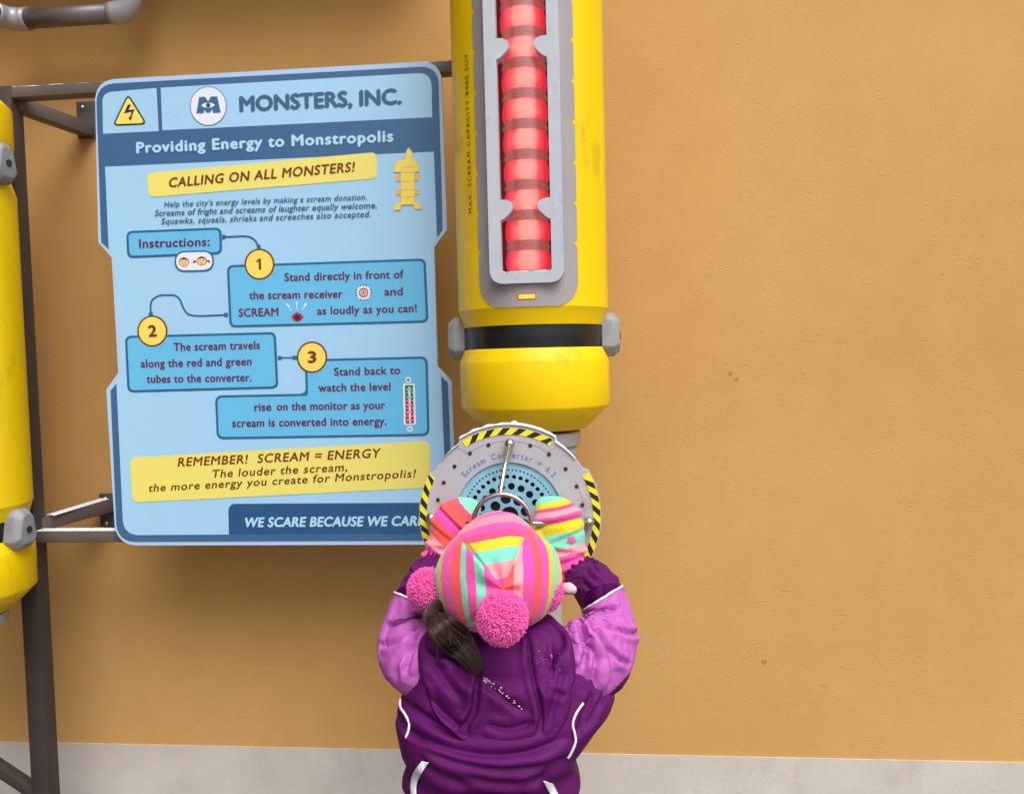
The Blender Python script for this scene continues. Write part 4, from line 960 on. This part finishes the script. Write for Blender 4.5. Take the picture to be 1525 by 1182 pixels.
tq = np.clip((np.repeat(np.linspace(0, 1, hm), hn)-.72)/.28, 0, 1)**1.4*0.016; dq = V-EYE; dq /= dq[:, 1:2]; V = V+dq*tq[:, None]     # the hem sinks into the back
hood = link_mesh('hood', grid_mesh(V, hn, hm, False), J_pur, jacket)
sd_ = hood.modifiers.new('thickness', 'SOLIDIFY'); sd_.thickness = 0.004; sd_.offset = -1
def near_on(VV, PP, mask, px, py, off):
    d = np.hypot(PP[:, 0]-px, PP[:, 1]-py)+np.where(mask, 0, 1e6); idx = np.argsort(d)[:5]; return at(px, py, 0.5*VV[idx, 1].min()+0.5*VV[idx, 1].mean()-off)
HV = V; HPX = prj(V); HM = np.ones(len(V), bool)
def on_hood(px, py, off=0.0008): return near_on(HV, HPX, HM, px, py, off)
for pts in ([(786, 958), (791, 1000), (797, 1030), (803, 1056)], [(714, 1000), (709, 1040), (705, 1058), (695, 1074)]):
    P = [on_hood(*q, 0.0) for q in catmull(pts, 26)]; link_mesh('seam', pymesh(*tube(P, 0.0009, 6)), mat('seam_dark', rgb(46, 8, 54), 0.7), hood)
cr = []
for k_ in range(70):
    u = random.random()
    if u < 0.5: t = random.random()**2.6; q = np.array([722, 1012])+np.array([60, 46])*t+RNG.normal(0, 2.6 if t < .3 else 0.9, 2)
    elif u < 0.75: q = np.array([808, 985])+RNG.normal(0, (6, 9), 2)
    else: q = np.array([822, 962])+RNG.normal(0, (14, 34), 2)
    if q[0] > 846: continue
    p = on_hood(*q); s = (0.0012 if u < .5 else 0.0005)*random.uniform(.4, 1.3)
    ax = Vector(RNG.normal(size=3)).normalized(); B = ax.to_track_quat('Z', 'Y').to_matrix()
    cr.append(([p+s*np.array(B @ Vector(c_)) for c_ in ((1, 0, 0), (-.6, .8, 0), (-.6, -.8, 0), (0, 0, 1))], [(0, 1, 2), (0, 1, 3), (1, 2, 3), (2, 0, 3)]))
sn = link_mesh('snow_specks', pymesh(*merge(cr)), M_snow, hood, False); sn['kind'] = 'stuff'
SST = {1: [([(862, 918), (868, 945), (873, 968), (868, 995)], 10, .014), ([(868, 920), (890, 945), (915, 975), (938, 992)], 8, 0.0093), ([(868, 932), (905, 933), (940, 943), (960, 938)], 8, 0.0078), ([(874, 950), (886, 985), (880, 1022)], 9, 0.0078), ([(856, 928), (880, 914), (905, 908), (926, 906)], 8, 0.0062), ([(900, 962), (914, 995), (908, 1030)], 10, 0.0062)],
       -1: [([(632, 918), (612, 922), (590, 930), (576, 932)], 7, 0.0109), ([(630, 928), (606, 945), (582, 957), (566, 962)], 8, 0.0093), ([(628, 940), (612, 970), (602, 1004)], 9, 0.0093), ([(618, 955), (594, 985), (588, 1016)], 9, 0.0062)]}
def sleeve_obj(side):
    P, nu, nv = folded('sleeve_r' if side > 0 else 'sleeve_l'); P = displace(P, nu, nv, SST[side])
    me = grid_mesh(P, nu, nv, True, True, True); s = link_mesh('sleeve', me, [J_vio, J_pur], jacket)
    if side > 0:                                                 # purple panel under the arm, edged with piping
        edge = np.array([(862, 1052), (869, 1047), (888, 1042), (905, 1034), (918, 1023), (930, 1010), (944, 996)]); Q = prj(P)
        mi = [1 if (lambda c_: c_[0] > 860 and c_[1] > np.interp(c_[0], edge[:, 0], edge[:, 1]))(Q[list(f.vertices)].mean(0)) else 0 for f in me.polygons]
        me.polygons.foreach_set('material_index', np.array(mi, dtype=np.int32)); msk = P[:, 1] < 1.19
        L_ = np.array([near_on(P, Q, msk, *q, 0.0) for q in catmull(edge[1:-1], 26)]); Ym = np.array([L_[max(0, i-3):i+4, 1].min() for i in range(26)])-.0008
        L_ = EYE+(L_-EYE)*((Ym-EYE[1])/(L_[:, 1]-EYE[1]))[:, None]; link_mesh('piping', pymesh(*tube(L_, 0.0014, 8)), J_pipe, s)
    P, cu_, cv_ = folded('cuff_r' if side > 0 else 'cuff_l'); V = P.reshape(cv_, cu_, 3); C = V.mean(1, keepdims=True)
    for j in range(cv_):
        t = j/(cv_-1); g = 0.12*math.exp(-((t-0.84)/0.17)**2)
        for i in range(cu_): a = 2*math.pi*i/cu_; V[j, i] = C[j, 0]+(V[j, i]-C[j, 0])*(1+g*(math.sin(17*a+1.5*math.sin(3*a)+0.8*t)-.2))
    cst = [([(880, 834), (890, 849), (906, 861)], 6, .005), ([(872, 848), (885, 862), (902, 870)], 6, .005), ([(903, 836), (914, 851), (930, 858)], 6, .005), ([(866, 866), (884, 878), (900, 880)], 6, .004)] if side > 0 else [([(630, 826), (622, 842), (608, 854)], 5, .005), ([(640, 842), (626, 858), (606, 866)], 6, .005), ([(616, 836), (606, 850), (598, 862)], 5, .004)]
    V = displace(V.reshape(-1, 3), cu_, cv_, cst)
    link_mesh('cuff', grid_mesh(V, cu_, cv_, True, True, True), J_pur, s)
    Vr = folded('sleeve_r' if side > 0 else 'sleeve_l')[0].reshape(nv, nu, 3)[nv-2]; c_ = Vr.mean(0); Vr = c_+(Vr-c_)*1.02
    link_mesh('piping', pymesh(*tube(np.vstack([Vr, Vr[:1]]), 0.0019, 8, False)), J_pipe, s); return s
s_r = sleeve_obj(1); s_l = sleeve_obj(-1)
TV = np.array([v.co[:] for v in jacket.data.vertices])+wloc(jacket); TPX = prj(TV); TF = TV[:, 1] < 1.14
def on_jacket(px, py, off=0.0022): return near_on(TV, TPX, TF, px, py, off)
for pts in ([(869, 1046), (858, 1062), (853, 1078), (856, 1092), (857, 1105), (850, 1122), (846, 1128)], [(596, 1040), (596, 1052), (603, 1063), (609, 1076), (608, 1088), (605, 1098), (613, 1107)]):
    P = np.array([on_jacket(*q, 0.0) for q in catmull(pts, 30)]); Yp = P[:, 1].copy(); Ym = np.array([Yp[max(0, i-3):i+4].min() for i in range(30)]); Ym = np.array([Ym[max(0, i-4):i+5].mean() for i in range(30)])-.0012
    P = EYE+(P-EYE)*((Ym-EYE[1])/(P[:, 1]-EYE[1]))[:, None]; link_mesh('piping', pymesh(*tube(P, 0.0018, 8)), J_pipe, jacket)
def strip(cl):
    C2 = catmull(cl, 20); V = []; Fc = []
    for i, (x, y, w2) in enumerate(C2):
        for k_ in range(5): V.append(on_jacket(x+(k_/4-.5)*w2, y+(k_/4-.5)*w2*0.25, 0.004))
    for i in range(19):
        for k_ in range(4): Fc.append((i*5+k_, i*5+k_+1, i*5+6+k_, i*5+5+k_))
    me = pymesh(V, Fc); recalc(me); o = link_mesh('reflective_strip', me, J_refl, jacket); m_ = o.modifiers.new('t', 'SOLIDIFY'); m_.thickness = 0.0015; m_.offset = 0; return o
strip([(633, 1134, 10), (622, 1150, 11), (616, 1166, 9), (616, 1190, 8), (618, 1215, 8)]); strip([(816, 1164, 14), (822, 1176, 14), (830, 1192, 12), (836, 1215, 10)])
# --- mittens
def voxel_union(parts, vox=0.0028, smooth=4):
    V, Fc = merge(parts); me = pymesh(V, Fc); o = bpy.data.objects.new('tmp', me); COL.objects.link(o)
    rm = o.modifiers.new('r', 'REMESH'); rm.mode = 'VOXEL'; rm.voxel_size = vox; sm = o.modifiers.new('s', 'SMOOTH'); sm.factor = 0.5; sm.iterations = smooth
    out = bpy.data.meshes.new_from_object(o.evaluated_get(bpy.context.evaluated_depsgraph_get())); bpy.data.objects.remove(o); return out
def loft_part(sections, nu=32, nv=40):
    """sections: (x, y, z, rx, ry) along local z"""
    S = catmull(sections, nv); V = []; Fc = []
    for (x, y, z, rx, ry) in S:
        for i in range(nu):
            a = 2*math.pi*i/nu; c_, s_ = math.cos(a), math.sin(a); V.append((x+rx*math.copysign(abs(c_)**.86, c_), y+ry*math.copysign(abs(s_)**.86, s_), z))
    for j in range(nv-1):
        for i in range(nu): i2 = (i+1) % nu; Fc.append((j*nu+i, j*nu+i2, (j+1)*nu+i2, (j+1)*nu+i))
    Fc.append(tuple(range(nu))[::-1]); Fc.append(tuple((nv-1)*nu+i for i in range(nu))); return V, Fc
def mitten(wr, tip, Yw, Yt, width, thumb_side, stripes, slant, name, ridge):
    W = at(*wr, Yw); T = at(*tip, Yt); L = np.linalg.norm(T-W); ez = (T-W)/L; ey = np.array([0, 1.0, 0]); ey = ey-ez*(ey @ ez); ey /= np.linalg.norm(ey); ex = np.cross(ey, ez); h = width
    body = loft_part([(0, 0, 0.0, h*.40, .026), (0, 0, L*.05, h*.49, .031), (0, 0, L*.20, h*.46, .029), (0, 0, L*.35, h*.455, .028), (0, 0, L*.55, h*.51, .029), (0, -.001, L*.75, h*.50, .028), (0, -.002, L*.90, h*.41, .025), (0, -.002, L*.975, h*.26, .018), (0, -.002, L*1.0, h*.08, .006)])
    s = thumb_side; th = loft_part([(0, 0, -.012, .012, .014), (0, 0, 0, .0155, .016), (0, 0, .022, .016, .0165), (0, 0, .040, .0135, .014), (0, 0, .048, .007, .007), (0, 0, .0495, .002, .002)], 20, 24)
    ang = R(34)*s; tv = [(h*.34*s+x*math.cos(ang)+z*math.sin(ang), y-0.010, L*.44-x*math.sin(ang)+z*math.cos(ang)) for x, y, z in th[0]]
    me = voxel_union([body, (tv, th[1])], 0.0026, 3)
    co = np.array([v.co[:] for v in me.vertices]); nr = np.array([v.normal[:] for v in me.vertices])
    v = co[:, 2]/L; st = np.clip(v+slant*co[:, 0]/L, 0, 0.999)
    co[:, 0] += 0.10*L*thumb_side*np.clip((v-.72)/.28, 0, 1)**1.5*1.0; co[:, 1] += 0.020*np.clip((v-.60)/.4, 0, 1)**2
    d = np.zeros(len(co))
    for (vc, wv, dep, sl_) in ridge: q = (v+sl_*co[:, 0]/L-vc)/wv; d += dep*(np.exp(-q*q)-0.8*np.exp(-((q+1.6)/0.8)**2))
    cuff = v < 0.33; ph = np.arctan2(co[:, 1]/.027, co[:, 0]/(h*.4)); d += np.where(cuff, 0.0008*np.sin(ph*30), 0)
    d += np.array([0.0022*mnoise.noise(Vector(p*32)) for p in co]); co = co+nr*d[:, None]
    for vv, p in zip(me.vertices, co): vv.co = W+ex*p[0]+ey*p[1]+ez*p[2]
    recalc(me); setattr_(me, st); return link_mesh(name, me, fleece('mitten_knit', stripes, 0.7), kid)
mr = mitten((844, 874), (829, 738), 1.318, 1.335, .079, -1, [(0, c_mg), (.36, c_lp), (.44, c_mi), (.60, c_ye), (.72, c_mg), (.79, c_lp), (.845, c_hp), (.88, c_ye), (.94, c_mi)], -0.08, 'mitten', [(.775, .035, .0048, -.1), (.33, .03, .0034, -.2), (.21, .028, .003, -.1), (.11, .025, .0024, .1), (.45, .03, .0026, .25), (.58, .03, .0016, -.3)])
ml = mitten((655, 850), (688, 740), 1.318, 1.335, .074, 1, [(0, c_mg), (.22, c_lp), (.34, c_co), (.55, c_mg), (.70, c_co), (.86, c_hp), (.91, c_mi)], 0.45, 'mitten', [(.72, .03, .0046, .5), (.24, .03, .0032, .2), (.12, .028, .003, .1), (.36, .035, .0026, -.2), (.50, .03, .002, .4)])
# star patch and the pale label at the right cuff
pc = at(851, 804, 1.30); MV = np.array([v.co[:] for v in mr.data.vertices])+wloc(mr); MP = prj(MV)
def on_mit(px, py, off=0.001):
    front = MV[:, 1] < np.median(MV[:, 1]); d = np.hypot(MP[:, 0]-px, MP[:, 1]-py)+np.where(front, 0, 1e6); i = np.argsort(d)[:3]; return at(px, py, MV[i, 1].mean()-off)
V = [on_mit(851, 804, 0.0016)]+[on_mit(851+rr*math.cos(t), 804+rr*.85*math.sin(t)) for k_, t in enumerate(np.linspace(0, 2*math.pi, 21)[:-1]) for rr in [7.5 if (k_ % 4) < 2 else 5.6]]
link_mesh('flower_patch', pymesh(V, [(0, i, i % 20+1) for i in range(1, 21)]), mat('patch_pink', rgb(226, 84, 150), 0.9, sheen=.3), mr)
lb = rpoly([(836, 868), (850, 866), (860, 876), (857, 885), (836, 885)], [2, 8, 6, 4, 2]); V = []; 
for Y in (1.205, 1.2065): V += [at(x, y, Y+0.03*(860-x)/24) for x, y in lb]
nl = len(lb); lbm = pymesh(V, [tuple(range(nl)), tuple(range(2*nl-1, nl-1, -1))]+[(i, (i+1) % nl, nl+(i+1) % nl, nl+i) for i in range(nl)]); recalc(lbm)
link_mesh('cuff_tab', lbm, mat('tab_pale', rgb(232, 206, 222), 0.6), jacket)
# --- hat
HC = at(744, 858, 1.14); toC = (EYE-HC)/np.linalg.norm(EYE-HC); e1 = np.cross(np.array([0, 0, 1.0]), -toC); e1 = -e1 if e1[0] < 0 else e1; e1 /= np.linalg.norm(e1); e2 = np.cross(-toC, -e1); e2 = e2 if e2[2] > 0 else -e2
e1 = e1-e2*math.tan(ROL)*-1.0*0; kh = 1.14/F*1.02
sil = [(0, 93), (25, 92), (45, 84), (60, 88), (75, 95), (90, 96), (110, 93), (125, 90), (138, 88), (155, 92), (175, 97), (190, 97), (210, 95), (230, 93), (250, 85), (270, 80), (290, 81), (310, 86), (330, 90), (350, 93)]
sa = np.array([s[0] for s in sil]+[360]); sr = np.array([s[1] for s in sil]+[93])
NT, NR = 240, 74; panels = [(57, 135), (135, 233), (233, 298), (298, 417)]
pal = [[(0, c_co), (.06, c_mg), (.14, c_lp), (.36, c_mi), (.55, c_ye), (.68, c_hp), (.78, c_mg), (.87, c_pk), (.97, c_mg)],
       [(0, c_co), (.06, c_mg), (.30, c_mi), (.46, c_mg), (.60, c_mi), (.68, c_co), (.80, c_mg), (.93, c_ye), (.97, c_mi)],
       [(0, c_mg), (.2, c_mi), (.34, c_co), (.62, c_co), (.74, c_mi), (.84, c_mg), (.93, c_pk), (.97, c_mi)],
       [(0, c_co), (.26, c_lp), (.46, c_mg), (.66, c_co), (.76, c_mg), (.86, c_ye), (.92, c_mi), (.97, c_ye)]]
V = []; st = []
Hh = 0.088
for j in range(NR):
    t = j/(NR-1)
    for i in range(NT):
        th = 360*i/NT; Rv = np.interp(th, sa, sr)*kh
        d = min(abs((th-b+180) % 360-180) for b, _ in panels); seam = math.exp(-(d/3.2)**2)
        # square the inner part of the crown along the panels
        pc_ = [p for p in panels if p[0] <= th < p[1] or p[0] <= th+360 < p[1]][0]; mid_ = (pc_[0]+pc_[1])/2; dth = R(((th-mid_+180) % 360)-180); half = R((pc_[1]-pc_[0])/2)
        sq = math.cos(half*0.9)/max(0.3, math.cos(dth*0.9))
        if t < 0.72:
            rho = t/0.72*0.999; ro = math.sin(rho*math.pi/2)**0.92; hgt = Hh*(1-ro**2.1)**(1/1.75)
            r = ro*Rv*(1+(sq-1)*0.8*(1-ro**2)); sv = ro*(1+(math.cos(dth*0.95)**0.9*1.04-1)*(1-0.45*ro**3))
        else:
            b = (t-0.72)/0.28; ro = 1.0; r = Rv*(1-0.13*b); hgt = -0.085*b; sv = 1+b*.0
        tipx, tipy = 4*kh*(1-ro)**1.2, -17*kh*(1-ro)**1.2
        p = HC+e1*(r*math.cos(R(th))+tipx)+e2*(r*math.sin(R(th))+tipy)+toC*(hgt-0.0045*seam*min(1, ro*3)*(1 if t < .72 else .3))
        # soft slack folds around the tip
        fold = 0.0050*math.exp(-((ro-0.28)/0.2)**2)*math.sin(R(th)*5+1.0)+0.0035*math.exp(-((ro-0.5)/0.3)**2)*math.sin(R(th)*3+2.2)
        p = p+toC*fold+toC*0.004*vn(p, 24, 5); V.append(p); st.append(sv)
Fc = []; mi = []
for j in range(NR-1):
    for i in range(NT):
        i2 = (i+1) % NT; Fc.append((j*NT+i, j*NT+i2, (j+1)*NT+i2, (j+1)*NT+i)); th = 360*(i+.5)/NT
        mi.append([q for q, p in enumerate(panels) if p[0] <= th < p[1] or p[0] <= th+360 < p[1]][0])
me = pymesh(V, Fc, mi); setattr_(me, [min(.999, x) for x in st]); recalc(me)
hat = link_mesh('hat', me, [fleece('hat_panel', q, 0.5) for q in pal], kid); me.polygons.foreach_set('material_index', np.array(mi, dtype=np.int32))
# --- pompoms of many short tufts
def pompom(c_, rad, n, seedv, squash=(1, 1, 1)):
    rng = np.random.default_rng(seedv); parts = []
    for k_ in range(n):
        z = 1-2*(k_+.5)/n; a = k_*2.399963; d = np.array([math.sqrt(1-z*z)*math.cos(a), math.sqrt(1-z*z)*math.sin(a), z])+rng.normal(0, .10, 3); d /= np.linalg.norm(d)
        s_ = np.cross(d, rng.normal(size=3)); s_ /= np.linalg.norm(s_); b = np.cross(d, s_); L = rad*(rng.uniform(.94, 1.04)+0.05*mnoise.noise(Vector(d*2.2))); bend = (s_*rng.normal(0, .09)+b*rng.normal(0, .09))*rad; w0 = rad*.021; V = []
        for t, w_ in ((.55, w0*.8), (.86, w0*1.25), (1.0, w0*1.0)):
            cc = c_+(d*L*t+bend*t*t)*np.array(squash)
            for q in range(4): V.append(cc+(s_*math.cos(q*math.pi/2)+b*math.sin(q*math.pi/2))*w_)
        parts.append((V, [(i*4+q, i*4+(q+1) % 4, i*4+4+(q+1) % 4, i*4+4+q) for i in range(2) for q in range(4)]+[(8, 9, 10, 11)]))
    b = bmesh.new(); bmesh.ops.create_icosphere(b, subdivisions=3, radius=rad*.80); V = [c_+np.array(v.co[:])*np.array(squash) for v in b.verts]; Fc = [tuple(v.index for v in f.verts) for f in b.faces]; b.free(); parts.append((V, Fc))
    return pymesh(*merge(parts))
link_mesh('pompom', pompom(at(748, 920, 1.015), 0.0334, 5200, 1, (1, 1, 1.06)), M_pom, hat, False)
link_mesh('pompom', pompom(at(637, 876, 1.135), 0.0305, 3400, 2), M_pom, hat, False)
link_mesh('pompom', pompom(at(812, 880, 1.135), 0.0266, 2600, 3, (1, 1, 1.15)), M_pom, hat, False)
# --- hair: a lock of fine strands curling out from under the hat
gd = catmull([at(676, 922, 1.13), at(656, 908, 1.11), at(648, 915, 1.085), at(660, 936, 1.062), on_hood(684, 957, .013), on_hood(703, 978, .012), on_hood(716, 1004, .006)], 40)
gw = np.interp(np.linspace(0, 1, 40), [0, .2, .35, .6, .85, 1], [.010, .009, .014, .021, .014, .004]); T = np.gradient(gd, axis=0); T /= np.linalg.norm(T, axis=1)[:, None]; parts = []
clumps = [(RNG.uniform(-1, 1), RNG.normal(0, .35), RNG.uniform(0, 6.28), RNG.uniform(.001, .0045)) for _ in range(22)]
for k_ in range(760):
    cu_, cv2, cf_, ca_ = clumps[k_ % 22]; u = cu_+RNG.normal(0, .10); v_ = cv2+RNG.normal(0, .12); t1 = RNG.uniform(.74, 1.0) if k_ > 120 else RNG.uniform(.4, .8); t0 = RNG.uniform(0, .12); fr_ = cf_+RNG.normal(0, .35); am = ca_*RNG.uniform(.4, 1.0); m_ = 22; P = []
    for i in range(m_):
        t = t0+(t1-t0)*i/(m_-1); q = t*39; i0 = min(38, int(q)); f = q-i0; c_ = gd[i0]*(1-f)+gd[i0+1]*f; tt = T[i0]; w_ = gw[i0]*(1-f)+gw[i0+1]*f
        side_ = np.cross(tt, np.array([0.1, -1, 0.25])); side_ /= np.linalg.norm(side_); nn = np.cross(side_, tt)
        P.append(c_+side_*(u*w_+am*math.sin(t*9+fr_))+nn*(v_*w_*0.6+am*math.cos(t*7+fr_)))
    parts.append(tube(P, np.interp(np.linspace(0, 1, m_), [0, .7, 1], [.0007, .0006, .0002]), 4, False))
for k_ in range(60):                                            # a few stray hairs
    u = RNG.uniform(.25, .8); i0 = int(u*39); s0 = gd[i0]; d = T[i0]*.03+RNG.normal(0, .008, 3); parts.append(tube(catmull([s0, s0+d*.5+RNG.normal(0, .003, 3), s0+d+np.array([0, -.003, -.004])], 8), .00035, 3, False))
link_mesh('hair', pymesh(*merge(parts)), M_hair, kid)
def loft_world(ctrl, NU, NV):
    C = catmull([c_[0] for c_ in ctrl], NV); Rr = catmull([[c_[1], c_[2]] for c_ in ctrl], NV); V = []
    for j in range(NV):
        for i in range(NU): a = 2*math.pi*i/NU; V.append(C[j]+np.array([Rr[j][0]*math.cos(a), Rr[j][1]*math.sin(a), 0]))
    return V
# --- the body itself: one surface from head to feet, nearly all of it inside the clothes
HD = at(742, 838, 1.165); z_hip = 0.44; hx = at(735, 1182, 1.12)[0]
def seg(a, b, ra, rb, n=14): return tube([np.array(a)+(np.array(b)-np.array(a))*t for t in np.linspace(0, 1, 8)], np.linspace(ra, rb, 8), n)
def ball(c_, r, sq=(1, 1, 1)):
    b = bmesh.new(); bmesh.ops.create_icosphere(b, subdivisions=3, radius=1); V = [np.array(c_)+np.array(v.co[:])*r*np.array(sq) for v in b.verts]; Fc = [tuple(v.index for v in f.verts) for f in b.faces]; b.free(); return V, Fc
sh_z = at(740, 960, 1.15)[2]; FY_ = HD[1]+0.062
bp = [ball(HD, .074, (.95, 1.0, 1.05)), ball((HD[0], FY_-.018, HD[2]-.030), .046, (1, .8, .9)), ball((HD[0], FY_+.008, HD[2]-.012), .010, (.9, 1.1, 1)), ball((HD[0], FY_+.0, HD[2]-.034), .012, (1.5, .7, .5)), ball((HD[0]-.076, HD[1]+.005, HD[2]-.012), .014, (.5, .8, 1.3)), ball((HD[0]+.076, HD[1]+.005, HD[2]-.012), .014, (.5, .8, 1.3)),
      seg((HD[0], HD[1]+.03, HD[2]-.05), (hx, 1.19, sh_z-.01), .034, .036), seg((hx, 1.17, sh_z-.05), (hx, 1.13, z_hip), .06, .08), seg((hx-.06, 1.165, sh_z-.035), (hx+.06, 1.165, sh_z-.035), .042, .042)]
for s_, el_, wr_, ti_ in ((1, at(908, 945, 1.195), at(862, 848, 1.335), at(832, 768, 1.335)), (-1, at(609, 945, 1.195), at(648, 836, 1.335), at(684, 768, 1.335))):
    bp += [seg((hx+.07*s_, 1.15, sh_z-.035), el_, .036, .030), seg(el_, wr_, .030, .020), seg(wr_, ti_, .020, .016)]
    bp += [seg((hx+.052*s_, 1.13, z_hip+.02), (hx+.056*s_, 1.125, .2), .058, .044), seg((hx+.056*s_, 1.125, .2), (hx+.058*s_, 1.13, GZ+.05), .044, .03), seg((hx+.058*s_, 1.13, GZ+.035), (hx+.060*s_, 1.22, GZ+.03), .03, .024)]
me = voxel_union(bp, .006, 5); body = link_mesh('body', me, M_skin, kid)
for s_ in (-1, 1):
    v_, f_ = ball((HD[0]+.026*s_, FY_-.004, HD[2]+.006), .009); link_mesh('eye', pymesh(v_, f_), S_white, body); v_, f_ = ball((HD[0]+.026*s_, FY_+.0035, HD[2]+.006), .004, (1, .5, 1)); link_mesh('iris', pymesh(v_, f_), M_hair, body)
# snow trousers and boots below the jacket
for s_ in (-1, 1):
    x0 = hx+.056*s_
    V = loft_world([(np.array([hx+.045*s_, 1.125, .50]), .082, .09), (np.array([x0, 1.125, .35]), .078, .08), (np.array([x0+.004*s_, 1.13, .18]), .066, .068), (np.array([x0+.006*s_, 1.13, .03]), .066, .07), (np.array([x0+.006*s_, 1.13, .0]), .06, .064)], 48, 60); P = displace(V, 48, 60, (), .005, 20, (1, 1, 1.6), 1.0+s_)
    link_mesh('trouser_leg', grid_mesh(P, 48, 60, True, True, True), J_pur, kid)
    bt = voxel_union([seg((x0, 1.13, GZ+.13), (x0, 1.13, GZ+.03), .05, .05), seg((x0, 1.13, GZ+.042), (x0+.004*s_, 1.235, GZ+.034), .042, .034), ball((x0+.004*s_, 1.235, GZ+.034), .036, (1, 1, .9))], .006, 4)
    for v in bt.vertices: v.co.z = max(v.co.z, GZ)
    link_mesh('boot', bt, M_boot, kid)
#@@ENDCHILD
for o in bpy.data.objects:
    if 'wl' in o: del o['wl']
